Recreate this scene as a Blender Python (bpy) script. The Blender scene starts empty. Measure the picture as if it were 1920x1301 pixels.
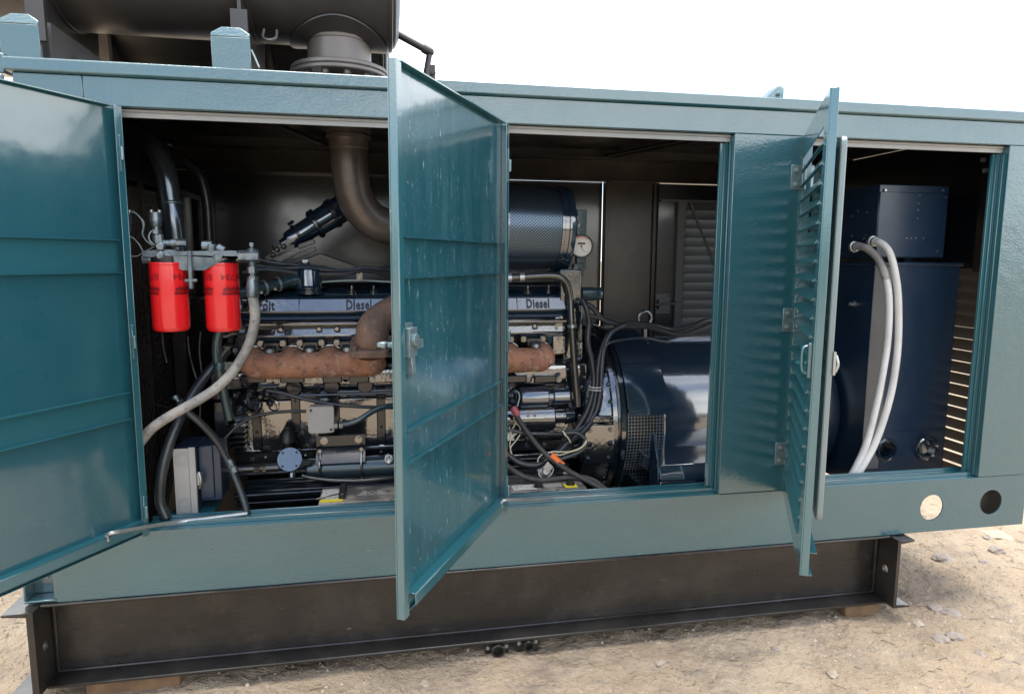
import bpy, bmesh, math, random
from mathutils import Vector, Matrix, noise
random.seed(7)
S = bpy.context.scene
COL = S.collection
V = Vector

# ------------------------------------------------------------------ camera, sky, sun, exposure
HC, D, F = 1.48757, 2.35, 1270.0
RX = V((0.982094374, -0.019150090, 0.187413752))
RY = V((-0.188316144, -0.127570088, 0.973787914))
RZ = V((0.005260262, -0.991644668, -0.128892137))
cam = bpy.data.cameras.new('camera')
cam.sensor_width = 36.0
cam.lens = 36.0 * F / 1920.0
cam.clip_start, cam.clip_end = 0.05, 1000
camo = bpy.data.objects.new('camera', cam)
COL.objects.link(camo)
camo.matrix_world = Matrix(((RX[0], -RX[1], -RX[2], 0), (RY[0], -RY[1], -RY[2], -D), (RZ[0], -RZ[1], -RZ[2], HC), (0, 0, 0, 1)))
S.camera = camo

SUN_DIR = V((0.03, 0.05, 1.0)).normalized()      # towards the sun: almost overhead, a little behind the unit
world = bpy.data.worlds.new('World')
S.world = world
world.use_nodes = True
wn = world.node_tree
sky = wn.nodes.new('ShaderNodeTexSky')
sky.sky_type = 'NISHITA'
sky.sun_disc = False
sky.sun_elevation = math.asin(SUN_DIR.z)
sky.sun_rotation = math.atan2(SUN_DIR.x, SUN_DIR.y)
sky.air_density, sky.dust_density, sky.ozone_density = 1.0, 1.5, 1.0
bg = wn.nodes['Background']
bg.inputs['Strength'].default_value = 0.13
# broken bright cloud over the blue
wtc = wn.nodes.new('ShaderNodeTexCoord')
wmp = wn.nodes.new('ShaderNodeMapping')
wmp.inputs['Scale'].default_value = (1.0, 1.0, 2.4)
wmp.inputs['Location'].default_value = (3.48, 0.08, -0.86)
wno = wn.nodes.new('ShaderNodeTexNoise')
wno.inputs['Scale'].default_value, wno.inputs['Detail'].default_value, wno.inputs['Roughness'].default_value = 1.1, 7.0, 0.55
wmr = wn.nodes.new('ShaderNodeMapRange')
wmr.inputs['From Min'].default_value, wmr.inputs['From Max'].default_value = 0.40, 0.57
wmx = wn.nodes.new('ShaderNodeMix')
wmx.data_type = 'RGBA'
wmx.inputs['B'].default_value = (8.0, 8.1, 8.0, 1)
wn.links.new(wtc.outputs['Generated'], wmp.inputs['Vector'])
wn.links.new(wmp.outputs['Vector'], wno.inputs['Vector'])
wn.links.new(wno.outputs['Fac'], wmr.inputs['Value'])
wn.links.new(wmr.outputs['Result'], wmx.inputs['Factor'])
wn.links.new(sky.outputs['Color'], wmx.inputs['A'])
wn.links.new(wmx.outputs['Result'], bg.inputs['Color'])
sl = bpy.data.lights.new('sun', 'SUN')
sl.energy, sl.angle, sl.color = 1.5, math.radians(38), (1.0, 0.955, 0.88)
so = bpy.data.objects.new('sun', sl)
COL.objects.link(so)
so.rotation_euler = SUN_DIR.to_track_quat('Z', 'Y').to_euler()
S.view_settings.view_transform = 'Standard'
S.view_settings.look = 'None'
S.view_settings.exposure = 1.62
S.view_settings.gamma = 1.0
S.view_settings.use_curve_mapping = False


def ray(px, py):
    c = V((px - 960.0, py - 650.5, F))
    return V((RX.dot(c), RY.dot(c), RZ.dot(c)))


def P(px, py, Y):
    """point at depth Y (metres behind the front panel) on the sight line measured in the photograph"""
    r = ray(px, py)
    return r * ((Y + D) / r.y) + V((0, -D, HC))


def PP(lst, Y=None):
    return [P(*p) if len(p) == 3 else P(p[0], p[1], Y) for p in lst]


# ------------------------------------------------------------------ materials
MATS = {}


def mat(name, col, rough=0.5, metal=0.0, coat=0.0, coat_rough=0.08, spec=0.5, bump=None, vary=None, rvary=0.0, grime=None, coord='Object', ior=1.5):
    m = bpy.data.materials.new(name)
    m.use_nodes = True
    nt = m.node_tree
    b = nt.nodes['Principled BSDF']
    b.inputs['Base Color'].default_value = (*col, 1)
    b.inputs['Roughness'].default_value = rough
    b.inputs['Metallic'].default_value = metal
    b.inputs['Coat Weight'].default_value = coat
    b.inputs['Coat Roughness'].default_value = coat_rough
    b.inputs['Coat IOR'].default_value = ior
    b.inputs['Specular IOR Level'].default_value = spec
    tc = nt.nodes.new('ShaderNodeTexCoord')
    last = None

    def noise_node(scale, detail=3.0, rough_=0.55, stretch=None):
        n = nt.nodes.new('ShaderNodeTexNoise')
        n.inputs['Scale'].default_value = scale
        n.inputs['Detail'].default_value = detail
        n.inputs['Roughness'].default_value = rough_
        if stretch:
            mp = nt.nodes.new('ShaderNodeMapping')
            mp.inputs['Scale'].default_value = stretch
            nt.links.new(tc.outputs[coord], mp.inputs['Vector'])
            nt.links.new(mp.outputs['Vector'], n.inputs['Vector'])
        else:
            nt.links.new(tc.outputs[coord], n.inputs['Vector'])
        return n
    if vary:                                    # (scale, other colour, lo, hi)
        n = noise_node(vary[0], 5.0)
        cr = nt.nodes.new('ShaderNodeMapRange')
        cr.inputs['From Min'].default_value, cr.inputs['From Max'].default_value = vary[2], vary[3]
        nt.links.new(n.outputs['Fac'], cr.inputs['Value'])
        mx = nt.nodes.new('ShaderNodeMix')
        mx.data_type = 'RGBA'
        mx.inputs['A'].default_value = (*col, 1)
        mx.inputs['B'].default_value = (*vary[1], 1)
        nt.links.new(cr.outputs['Result'], mx.inputs['Factor'])
        last = mx.outputs['Result']
    for g in (grime or []):                     # (scale, colour, lo, hi, stretch)
        n = noise_node(g[0], 6.0, 0.7, g[4] if len(g) > 4 else None)
        cr = nt.nodes.new('ShaderNodeMapRange')
        cr.inputs['From Min'].default_value, cr.inputs['From Max'].default_value = g[2], g[3]
        nt.links.new(n.outputs['Fac'], cr.inputs['Value'])
        mx = nt.nodes.new('ShaderNodeMix')
        mx.data_type = 'RGBA'
        if last is None:
            mx.inputs['A'].default_value = (*col, 1)
        else:
            nt.links.new(last, mx.inputs['A'])
        mx.inputs['B'].default_value = (*g[1], 1)
        nt.links.new(cr.outputs['Result'], mx.inputs['Factor'])
        last = mx.outputs['Result']
    if last is not None:
        nt.links.new(last, b.inputs['Base Color'])
    if rvary:
        n = noise_node(9.0, 4.0)
        cr = nt.nodes.new('ShaderNodeMapRange')
        cr.inputs['From Min'].default_value, cr.inputs['From Max'].default_value = 0.3, 0.7
        cr.inputs['To Min'].default_value, cr.inputs['To Max'].default_value = max(0.02, rough - rvary), rough + rvary
        nt.links.new(n.outputs['Fac'], cr.inputs['Value'])
        nt.links.new(cr.outputs['Result'], b.inputs['Roughness'])
    prev = None
    for bm_ in (bump or []):                     # (scale, strength, distance, stretch)
        n = noise_node(bm_[0], 2.5, 0.5, bm_[3] if len(bm_) > 3 else None)
        bn = nt.nodes.new('ShaderNodeBump')
        bn.inputs['Strength'].default_value = bm_[1]
        bn.inputs['Distance'].default_value = bm_[2]
        nt.links.new(n.outputs['Fac'], bn.inputs['Height'])
        if prev is not None:
            nt.links.new(prev.outputs['Normal'], bn.inputs['Normal'])
        prev = bn
    if prev is not None:
        nt.links.new(prev.outputs['Normal'], b.inputs['Normal'])
        nt.links.new(prev.outputs['Normal'], b.inputs['Coat Normal'])
    MATS[name] = m
    return m


TEAL = (0.011, 0.083, 0.108)
TEAL2 = (0.018, 0.092, 0.114)
mat('teal_panel', TEAL, 0.34, coat=1.0, coat_rough=0.14, ior=1.78, bump=[(95, 0.38, 0.0020, (1, 1, 1.6)), (14, 0.35, 0.005), (2.2, 0.2, 0.02)], vary=(3, TEAL2, 0.4, 0.7), rvary=0.07,
    grime=[(34, (0.20, 0.31, 0.34), 0.68, 0.74, (0.35, 1, 2.2)), (4, (0.019, 0.088, 0.112), 0.5, 0.7, (1, 1, 2))])
mat('teal_door', (0.012, 0.079, 0.106), 0.30, coat=1.0, coat_rough=0.11, ior=1.9, bump=[(5, 0.30, 0.010), (60, 0.06, 0.001)], vary=(2.5, TEAL2, 0.4, 0.7), rvary=0.06,
    grime=[(5, (0.020, 0.096, 0.124), 0.5, 0.72, (1, 1, 0.5)), (120, (0.22, 0.34, 0.38), 0.70, 0.74)])
mat('teal_door_dusty', (0.012, 0.079, 0.105), 0.30, coat=1.0, coat_rough=0.12, ior=1.9, bump=[(5, 0.30, 0.010), (60, 0.06, 0.001)], vary=(2.5, TEAL2, 0.4, 0.7),
    grime=[(9, (0.044, 0.135, 0.165), 0.45, 0.75, (1.6, 1.6, 0.2)), (75, (0.26, 0.40, 0.44), 0.615, 0.70, (1, 1, 0.25)), (160, (0.42, 0.50, 0.50), 0.645, 0.69, (1, 1, 0.5))])
mat('teal_trim', (0.018, 0.100, 0.125), 0.28, coat=1.0, coat_rough=0.12, ior=1.9, bump=[(120, 0.25, 0.001)])
mat('undercoat', (0.012, 0.010, 0.009), 0.42, coat=0.15, bump=[(40, 0.2, 0.002)], vary=(6, (0.028, 0.021, 0.017), 0.45, 0.75), rvary=0.12)
mat('inner_panel', (0.005, 0.007, 0.011), 0.28, coat=1.0, coat_rough=0.14, ior=1.7, bump=[(5, 0.15, 0.01)])
mat('pillar_brown', (0.020, 0.0155, 0.0135), 0.33, coat=0.2, coat_rough=0.2, bump=[(9, 0.2, 0.005, (1, 1, 0.4))], vary=(5, (0.050, 0.035, 0.027), 0.45, 0.7), grime=[(40, (0.12, 0.08, 0.055), 0.64, 0.78)])
mat('slat_black', (0.105, 0.115, 0.120), 0.34, coat=0.2, coat_rough=0.2, bump=[(50, 0.15, 0.001)])
mat('slat_rusty', (0.028, 0.022, 0.017), 0.42, coat=0.2, coat_rough=0.25, vary=(20, (0.07, 0.045, 0.030), 0.5, 0.75), grime=[(35, (0.3, 0.26, 0.2), 0.72, 0.78)])
mat('skid_black', (0.0125, 0.011, 0.010), 0.34, coat=0.25, coat_rough=0.18, bump=[(45, 0.35, 0.0022, (0.5, 1, 1.6)), (6, 0.2, 0.01)], vary=(4, (0.028, 0.024, 0.021), 0.45, 0.7),
    grime=[(5, (0.040, 0.034, 0.029), 0.5, 0.75), (26, (0.16, 0.14, 0.12), 0.66, 0.78, (0.35, 1, 1)), (90, (0.3, 0.28, 0.25), 0.71, 0.76)], rvary=0.10)
mat('engine_paint', (0.0065, 0.013, 0.020), 0.16, coat=1.0, ior=2.2, coat_rough=0.05, bump=[(55, 0.3, 0.0016)], vary=(15, (0.012, 0.018, 0.024), 0.45, 0.7))
mat('engine_cast', (0.012, 0.015, 0.018), 0.22, coat=1.0, ior=2.7, coat_rough=0.10, bump=[(70, 0.35, 0.0018), (18, 0.25, 0.003)])
mat('engine_dark', (0.007, 0.011, 0.016), 0.24, coat=0.6, ior=1.5, coat_rough=0.10, bump=[(60, 0.2, 0.0012)], vary=(15, (0.014, 0.018, 0.022), 0.45, 0.7))
mat('engine_blue', (0.008, 0.022, 0.040), 0.2, coat=1.0, ior=2.2, coat_rough=0.06, bump=[(25, 0.12, 0.002)])
mat('navy_paint', (0.010, 0.026, 0.050), 0.2, coat=1.0, ior=2.3, coat_rough=0.10, bump=[(12, 0.15, 0.005), (130, 0.08, 0.0006)], vary=(8, (0.014, 0.030, 0.052), 0.4, 0.7), grime=[(4, (0.022, 0.036, 0.054), 0.52, 0.75)], rvary=0.06)
mat('cabinet_navy', (0.007, 0.024, 0.055), 0.36, coat=0.4, coat_rough=0.2, ior=1.5, bump=[(60, 0.12, 0.001), (4, 0.15, 0.01)], vary=(5, (0.014, 0.030, 0.056), 0.4, 0.7), grime=[(60, (0.06, 0.08, 0.10), 0.70, 0.76)], rvary=0.08)
mat('navy_gloss', (0.009, 0.023, 0.045), 0.2, coat=1.0, ior=2.9, coat_rough=0.09, bump=[(9, 0.2, 0.006), (130, 0.08, 0.0006)], vary=(8, (0.014, 0.030, 0.052), 0.4, 0.7))
mat('reflection_grey', (0.10, 0.105, 0.11), 0.4, vary=(5, (0.14, 0.14, 0.14), 0.4, 0.7))
mat('grey_teal', (0.15, 0.20, 0.205), 0.32, coat=0.4, bump=[(30, 0.1, 0.002)], vary=(5, (0.19, 0.225, 0.225), 0.4, 0.7))
mat('rust', (0.42, 0.205, 0.120), 0.75, spec=0.3, bump=[(60, 0.5, 0.004), (220, 0.4, 0.0015)], vary=(11, (0.29, 0.135, 0.085), 0.38, 0.62),
    grime=[(20, (0.46, 0.36, 0.30), 0.55, 0.70), (34, (0.10, 0.085, 0.080), 0.55, 0.68), (90, (0.5, 0.36, 0.26), 0.62, 0.72)])
mat('rust_elbow', (0.22, 0.135, 0.100), 0.7, spec=0.35, bump=[(60, 0.4, 0.003), (220, 0.4, 0.0012)], vary=(12, (0.135, 0.095, 0.078), 0.38, 0.62), grime=[(60, (0.40, 0.29, 0.21), 0.58, 0.70), (22, (0.085, 0.07, 0.062), 0.60, 0.72)])
mat('exhaust_steel', (0.125, 0.108, 0.098), 0.36, metal=0.45, bump=[(70, 0.2, 0.001)], vary=(10, (0.17, 0.145, 0.13), 0.4, 0.65), grime=[(30, (0.07, 0.055, 0.048), 0.58, 0.72)])
mat('silencer', (0.040, 0.037, 0.037), 0.40, coat=0.15, coat_rough=0.3, bump=[(40, 0.12, 0.001)], vary=(5, (0.055, 0.050, 0.049), 0.4, 0.7))
mat('silencer_neck', (0.17, 0.155, 0.145), 0.42, metal=0.3, bump=[(60, 0.1, 0.001)])
mat('red_can', (0.72, 0.012, 0.016), 0.24, coat=0.7, coat_rough=0.08)
mat('red_print', (0.16, 0.004, 0.006), 0.4)
mat('red_letters', (0.60, 0.012, 0.016), 0.4)
mat('fitting', (0.20, 0.235, 0.26), 0.26, metal=0.75, bump=[(90, 0.2, 0.001)], vary=(30, (0.06, 0.09, 0.11), 0.45, 0.7))
mat('cast_head', (0.16, 0.195, 0.21), 0.34, metal=0.45, bump=[(90, 0.5, 0.002)], vary=(22, (0.07, 0.10, 0.12), 0.42, 0.66))
mat('chrome_tube', (0.13, 0.15, 0.17), 0.16, metal=0.85)
mat('teal_tube', (0.028, 0.055, 0.068), 0.2, metal=0.2, coat=0.7, coat_rough=0.07)
mat('steel_tube', (0.105, 0.105, 0.10), 0.22, metal=0.8)
mat('grey_hose', (0.21, 0.205, 0.195), 0.5, bump=[(260, 0.9, 0.003)], vary=(12, (0.36, 0.34, 0.31), 0.42, 0.6), grime=[(45, (0.07, 0.068, 0.065), 0.56, 0.70), (140, (0.05, 0.05, 0.05), 0.60, 0.68)])
mat('black_hose', (0.020, 0.026, 0.032), 0.33, coat=0.3, coat_rough=0.2, bump=[(170, 0.4, 0.0015)])
mat('black_cable', (0.016, 0.018, 0.021), 0.38, coat=0.2, bump=[(80, 0.2, 0.001)])
mat('rubber_cable', (0.045, 0.042, 0.042), 0.6, vary=(30, (0.08, 0.075, 0.07), 0.5, 0.7))
mat('cream_wire', (0.62, 0.57, 0.42), 0.5)
mat('grey_wire', (0.30, 0.38, 0.38), 0.45)
mat('white_conduit', (0.60, 0.59, 0.57), 0.42, bump=[(60, 0.1, 0.001)], vary=(12, (0.50, 0.49, 0.47), 0.4, 0.7))
mat('grey_box', (0.36, 0.355, 0.335), 0.42, bump=[(60, 0.08, 0.001)], vary=(10, (0.31, 0.305, 0.29), 0.4, 0.7))
mat('grey_panel', (0.28, 0.285, 0.285), 0.35, bump=[(30, 0.1, 0.002)], vary=(4, (0.36, 0.36, 0.35), 0.4, 0.7))
mat('orange_tape', (0.80, 0.16, 0.03), 0.4)
mat('pink_boot', (0.42, 0.10, 0.12), 0.45)
mat('yellow_label', (0.72, 0.60, 0.03), 0.45)
mat('white_label', (0.62, 0.61, 0.58), 0.5, vary=(60, (0.36, 0.35, 0.33), 0.52, 0.6))
mat('battery_top', (0.11, 0.105, 0.10), 0.5, vary=(12, (0.30, 0.275, 0.235), 0.44, 0.62), bump=[(40, 0.15, 0.001)], grime=[(40, (0.04, 0.038, 0.036), 0.55, 0.68)])
mat('battery_print', (0.42, 0.41, 0.39), 0.5)
mat('black_plastic', (0.014, 0.014, 0.015), 0.4)
mat('dial', (0.66, 0.63, 0.58), 0.45)
mat('dial_ink', (0.02, 0.02, 0.02), 0.5)
mat('dial_red', (0.55, 0.05, 0.04), 0.5)
mat('galv', (0.42, 0.44, 0.45), 0.33, metal=0.8, vary=(25, (0.30, 0.33, 0.34), 0.4, 0.7))
mat('galv_teal', (0.20, 0.27, 0.29), 0.33, metal=0.5, vary=(30, (0.10, 0.17, 0.19), 0.45, 0.7))
mat('wood', (0.15, 0.085, 0.045), 0.75, bump=[(25, 0.4, 0.004, (0.3, 1, 4))], vary=(14, (0.23, 0.14, 0.075), 0.4, 0.7))
mat('reflection_tan', (0.38, 0.27, 0.15), 0.5, vary=(4, (0.30, 0.20, 0.11), 0.4, 0.7))
mat('stone', (0.36, 0.30, 0.235), 0.85, vary=(20, (0.42, 0.35, 0.27), 0.4, 0.7), bump=[(40, 0.4, 0.004)])
mat('stone_grey', (0.27, 0.225, 0.19), 0.85, vary=(20, (0.34, 0.30, 0.27), 0.4, 0.7), bump=[(40, 0.4, 0.004)])
mat('pebble', (0.31, 0.25, 0.185), 0.9, vary=(3, (0.22, 0.185, 0.15), 0.4, 0.6))


def ground_material():
    m = mat('ground_earth', (0.345, 0.262, 0.180), 0.92, spec=0.2, bump=[(7, 0.6, 0.06), (38, 0.9, 0.018), (150, 0.9, 0.006)], vary=(1.1, (0.41, 0.325, 0.235), 0.35, 0.65),
            grime=[(5, (0.27, 0.215, 0.165), 0.50, 0.68), (30, (0.46, 0.385, 0.29), 0.58, 0.74), (55, (0.15, 0.112, 0.085), 0.62, 0.76), (11, (0.255, 0.215, 0.18), 0.55, 0.68, (0.7, 1.6, 1)), (120, (0.12, 0.09, 0.07), 0.66, 0.78)])
    return m


ground_material()


def perforated_material():
    m = mat('perforated_steel', (0.105, 0.155, 0.215), 0.3, metal=0.8, coat=0.3, coat_rough=0.08)
    nt = m.node_tree
    b = nt.nodes['Principled BSDF']
    uv = nt.nodes.new('ShaderNodeUVMap')
    mp = nt.nodes.new('ShaderNodeMapping')
    mp.inputs['Rotation'].default_value = (0, 0, math.radians(45))
    mp.inputs['Scale'].default_value = (1.0, 1.0, 1.0)
    nt.links.new(uv.outputs['UV'], mp.inputs['Vector'])
    vo = nt.nodes.new('ShaderNodeTexVoronoi')
    vo.voronoi_dimensions = '2D'
    vo.inputs['Scale'].default_value = 104.0
    vo.inputs['Randomness'].default_value = 0.0
    nt.links.new(mp.outputs['Vector'], vo.inputs['Vector'])
    mr = nt.nodes.new('ShaderNodeMapRange')
    mr.inputs['From Min'].default_value, mr.inputs['From Max'].default_value = 0.31, 0.36
    nt.links.new(vo.outputs['Distance'], mr.inputs['Value'])
    tr = nt.nodes.new('ShaderNodeBsdfTransparent')
    mx = nt.nodes.new('ShaderNodeMixShader')
    nt.links.new(mr.outputs['Result'], mx.inputs['Fac'])
    nt.links.new(tr.outputs['BSDF'], mx.inputs[1])
    nt.links.new(b.outputs['BSDF'], mx.inputs[2])
    nt.links.new(mx.outputs['Shader'], nt.nodes['Material Output'].inputs['Surface'])


perforated_material()

# ------------------------------------------------------------------ mesh builder
ORIGIN = {}


class MB:
    def __init__(self, M=None):
        self.bm = bmesh.new()
        self.M = M
        self.uv = None

    def face(self, vs):
        try:
            return self.bm.faces.new(vs)
        except ValueError:
            return None

    def v(self, p):
        return self.bm.verts.new(p)

    def box(self, x0, x1, y0, y1, z0, z1):
        return self.obox(V(((x0 + x1) / 2, (y0 + y1) / 2, (z0 + z1) / 2)), V(((x1 - x0) / 2, 0, 0)), V((0, (y1 - y0) / 2, 0)), V((0, 0, (z1 - z0) / 2)))

    def obox(self, c, u, v, w):
        c, u, v, w = V(c), V(u), V(v), V(w)
        vs = [self.v(c + a * u + b * v + d * w) for a in (-1, 1) for b in (-1, 1) for d in (-1, 1)]
        fs = ((0, 1, 3, 2), (4, 6, 7, 5), (0, 4, 5, 1), (2, 3, 7, 6), (0, 2, 6, 4), (1, 5, 7, 3))
        flip = u.cross(v).dot(w) < 0
        for f in fs:
            self.face([vs[i] for i in (reversed(f) if flip else f)])
        return self

    def bar(self, p0, p1, w, h, up=V((0, 0, 1))):
        p0, p1 = V(p0), V(p1)
        d = p1 - p0
        n = d.normalized()
        s = n.cross(up)
        if s.length < 1e-4:
            s = n.cross(V((1, 0, 0)))
        s.normalize()
        t = s.cross(n)
        return self.obox((p0 + p1) / 2, d / 2, s * w / 2, t * h / 2)

    def prism(self, pts, ext):
        """closed planar outline pts (3D), extruded by the vector ext"""
        ext = V(ext)
        a = [self.v(V(p)) for p in pts]
        b = [self.v(V(p) + ext) for p in pts]
        n = len(a)
        self.face(list(reversed(a)))
        self.face(b)
        for i in range(n):
            j = (i + 1) % n
            self.face([a[i], a[j], b[j], b[i]])
        return self

    def prism_yz(self, pts, x0, x1):
        return self.prism([(x0, y, z) for y, z in pts], (x1 - x0, 0, 0))

    def prism_xz(self, pts, y0, y1):
        return self.prism([(x, y0, z) for x, z in pts], (0, y1 - y0, 0))

    def rings(self, rings, cap0=True, cap1=True, uvs=None):
        vr = [[self.v(p) for p in r] for r in rings]
        n = len(vr[0])
        lay = None
        if uvs:
            lay = self.bm.loops.layers.uv.verify()
        for k in range(len(vr) - 1):
            for i in range(n):
                j = (i + 1) % n
                f = self.face([vr[k][i], vr[k][j], vr[k + 1][j], vr[k + 1][i]])
                if lay and f:
                    uu = ((k, i), (k, i + 1), (k + 1, i + 1), (k + 1, i))
                    for lp, (a, b) in zip(f.loops, uu):
                        lp[lay].uv = uvs(a, b)
        if cap0:
            self.face(list(reversed(vr[0])))
        if cap1:
            self.face(vr[-1])
        return self

    def lathe(self, p0, axis, prof, n=24, cap0=True, cap1=True, arc=None, uv=False, ref=None):
        """prof: (distance along the axis, radius)"""
        p0, axis = V(p0), V(axis).normalized()
        a = V(ref) if ref else (V((0, 0, 1)) if abs(axis.z) < 0.9 else V((1, 0, 0)))
        a = (a - axis * a.dot(axis)).normalized()
        b = axis.cross(a)
        rings = []
        for t, r in prof:
            rings.append([p0 + axis * t + (a * math.cos(2 * math.pi * i / n) + b * math.sin(2 * math.pi * i / n)) * r for i in range(n)])
        f = None
        if uv:
            rr = max(r for t, r in prof)
            f = lambda k, i: (2 * math.pi * rr * i / n, prof[k][0])
        return self.rings(rings, cap0, cap1, f)

    def cyl(self, p0, p1, r0, r1=None, n=16, cap=True):
        p0, p1 = V(p0), V(p1)
        L = (p1 - p0).length
        return self.lathe(p0, p1 - p0, [(0, r0), (L, r0 if r1 is None else r1)], n, cap, cap)

    def tube(self, pts, r, n=8, sub=5, cap=True, cor=None, smooth=True):
        pts = [V(p) for p in pts]
        q = []
        if smooth and len(pts) > 2:
            e = [pts[0] * 2 - pts[1]] + pts + [pts[-1] * 2 - pts[-2]]
            for i in range(1, len(e) - 2):
                for s in range(sub):
                    t = s / sub
                    a, b, c, d = e[i - 1], e[i], e[i + 1], e[i + 2]
                    q.append(0.5 * ((2 * b) + (c - a) * t + (2 * a - 5 * b + 4 * c - d) * t * t + (3 * b - a - 3 * c + d) * t ** 3))
            q.append(pts[-1])
        else:
            q = pts
        if cor:                                     # corrugated: resample by arc length
            step, amp = cor
            ds = [0]
            for i in range(1, len(q)):
                ds.append(ds[-1] + (q[i] - q[i - 1]).length)
            m = max(4, int(ds[-1] / step) * 2)
            o, k = [], 0
            for i in range(m + 1):
                s = ds[-1] * i / m
                while k < len(q) - 2 and ds[k + 1] < s:
                    k += 1
                f = (s - ds[k]) / max(1e-9, ds[k + 1] - ds[k])
                o.append(q[k].lerp(q[k + 1], min(1, f)))
            q = o
        rings = []
        t0 = (q[1] - q[0]).normalized()
        u = t0.orthogonal().normalized()
        for i, p in enumerate(q):
            t = (q[min(i + 1, len(q) - 1)] - q[max(i - 1, 0)])
            if t.length < 1e-9:
                t = t0
            t = t.normalized()
            u = (u - t * u.dot(t)).normalized()
            w = t.cross(u)
            rr = r(i / (len(q) - 1)) if callable(r) else r
            if cor and i % 2:
                rr *= 1 + cor[1]
            rings.append([p + (u * math.cos(2 * math.pi * k / n) + w * math.sin(2 * math.pi * k / n)) * rr for k in range(n)])
        return self.rings(rings, cap, cap)

    def bolt(self, p, d, r=0.008, h=0.007, washer=True):
        p, d = V(p), V(d).normalized()
        if washer:
            self.cyl(p, p + d * 0.002, r * 1.5, n=12)
        self.cyl(p + d * 0.0015, p + d * (h + 0.002), r, n=6)
        self.cyl(p + d * (h + 0.002), p + d * (h + 0.005), r * 0.55, n=8)
        return self

    def ball(self, c, r, s=(1, 1, 1), n=2):
        M = Matrix.Translation(V(c)) @ Matrix.Diagonal((*s, 1))
        bmesh.ops.create_icosphere(self.bm, subdivisions=n, radius=r, matrix=M)
        return self

    def plate(self, outline, holes, f, thick):
        """flat plate: 2D outline and 2D hole outlines, f maps (a, b) to a point, thick is the extrusion vector"""
        thick = V(thick)
        tmp = bmesh.new()
        for lp in [outline] + holes:
            vs = [tmp.verts.new((a, b, 0)) for a, b in lp]
            for i in range(len(vs)):
                tmp.edges.new((vs[i], vs[(i + 1) % len(vs)]))
        bmesh.ops.triangle_fill(tmp, edges=tmp.edges[:], use_beauty=True, use_dissolve=False, normal=(0, 0, 1))
        tmp.verts.index_update()
        A = [self.v(V(f(q.co.x, q.co.y))) for q in tmp.verts]
        B = [self.v(V(f(q.co.x, q.co.y)) + thick) for q in tmp.verts]
        for fc in tmp.faces:
            ix = [q.index for q in fc.verts]
            self.face([A[i] for i in ix])
            self.face([B[i] for i in reversed(ix)])
        for e in tmp.edges:
            if len(e.link_faces) == 1:
                i, j = e.verts[0].index, e.verts[1].index
                self.face([A[i], A[j], B[j], B[i]])
        tmp.free()
        bmesh.ops.recalc_face_normals(self.bm, faces=self.bm.faces[:])
        return self

    def build(self, name, m, parent=None, bevel=0.0, angle=38, origin=None, seg=1, keep=None):
        bm = self.bm
        if self.M is not None:
            bm.transform(self.M)
        bm.normal_update()
        if origin is None:
            xs = [q.co for q in bm.verts]
            mn = [min(q[i] for q in xs) for i in range(3)]
            mx = [max(q[i] for q in xs) for i in range(3)]
            origin = V(((mn[0] + mx[0]) / 2, (mn[1] + mx[1]) / 2, mn[2]))
        bm.transform(Matrix.Translation(-V(origin)))
        me = bpy.data.meshes.new(name)
        bm.to_mesh(me)
        bm.free()
        for p in me.polygons:
            p.use_smooth = True
        me.set_sharp_from_angle(angle=math.radians(angle))
        me.materials.append(MATS[m] if isinstance(m, str) else m)
        o = bpy.data.objects.new(name, me)
        COL.objects.link(o)
        place(o, origin, parent)
        if bevel:
            md = o.modifiers.new('bevel', 'BEVEL')
            md.width, md.segments, md.limit_method, md.angle_limit = bevel, seg, 'ANGLE', math.radians(40)
        return o


def place(o, origin, parent):
    ORIGIN[o.name] = V(origin)
    if parent is not None:
        o.parent = parent
        o.location = V(origin) - ORIGIN[parent.name]
    else:
        o.location = V(origin)


def thing(name, label, cat, loc, group=None):
    o = bpy.data.objects.new(name, None)
    o.empty_display_size = 0.1
    COL.objects.link(o)
    place(o, V(loc), None)
    return tag(o, label, cat, group)


def tag(o, label, cat, group=None):
    o['label'], o['category'] = label, cat
    if group:
        o['group'] = group
    return o


def dup(o, delta, parent):
    """copy of a part (shared mesh) moved by delta, with its own children"""
    c = o.copy()
    COL.objects.link(c)
    place(c, ORIGIN[o.name] + V(delta), parent)
    for ch in [k for k in o.children]:
        dup(ch, delta, c)
    return c


def circ(cx, cy, r, n=24, ph=0.0):
    return [(cx + r * math.cos(2 * math.pi * i / n + ph), cy + r * math.sin(2 * math.pi * i / n + ph)) for i in range(n)]


def rrect(x0, x1, y0, y1, r, n=4):
    o = []
    for cx, cy, a0 in ((x1 - r, y1 - r, 0), (x0 + r, y1 - r, 90), (x0 + r, y0 + r, 180), (x1 - r, y0 + r, 270)):
        for i in range(n + 1):
            a = math.radians(a0 + 90 * i / n)
            o.append((cx + r * math.cos(a), cy + r * math.sin(a)))
    return o


def text(name, body, size, fn, m, parent, extrude=0.0, spacing=1.0, bold=0.0):
    """lettering as geometry: fn maps text-plane (x, y, z) to the world"""
    cu = bpy.data.curves.new('lettering', 'FONT')
    cu.body, cu.size, cu.extrude, cu.align_x, cu.align_y = body, size, extrude, 'CENTER', 'CENTER'
    cu.space_character, cu.offset, cu.resolution_u = spacing, bold, 2
    t = bpy.data.objects.new('lettering', cu)
    COL.objects.link(t)
    bpy.context.view_layer.update()
    me = bpy.data.meshes.new_from_object(t.evaluated_get(bpy.context.evaluated_depsgraph_get()))
    bpy.data.objects.remove(t)
    bpy.data.curves.remove(cu)
    mb = MB()
    mb.bm.from_mesh(me)
    bpy.data.meshes.remove(me)
    for q in mb.bm.verts:
        q.co = V(fn(q.co.x, q.co.y, q.co.z))
    return mb.build(name, m, parent, angle=20)


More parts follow.
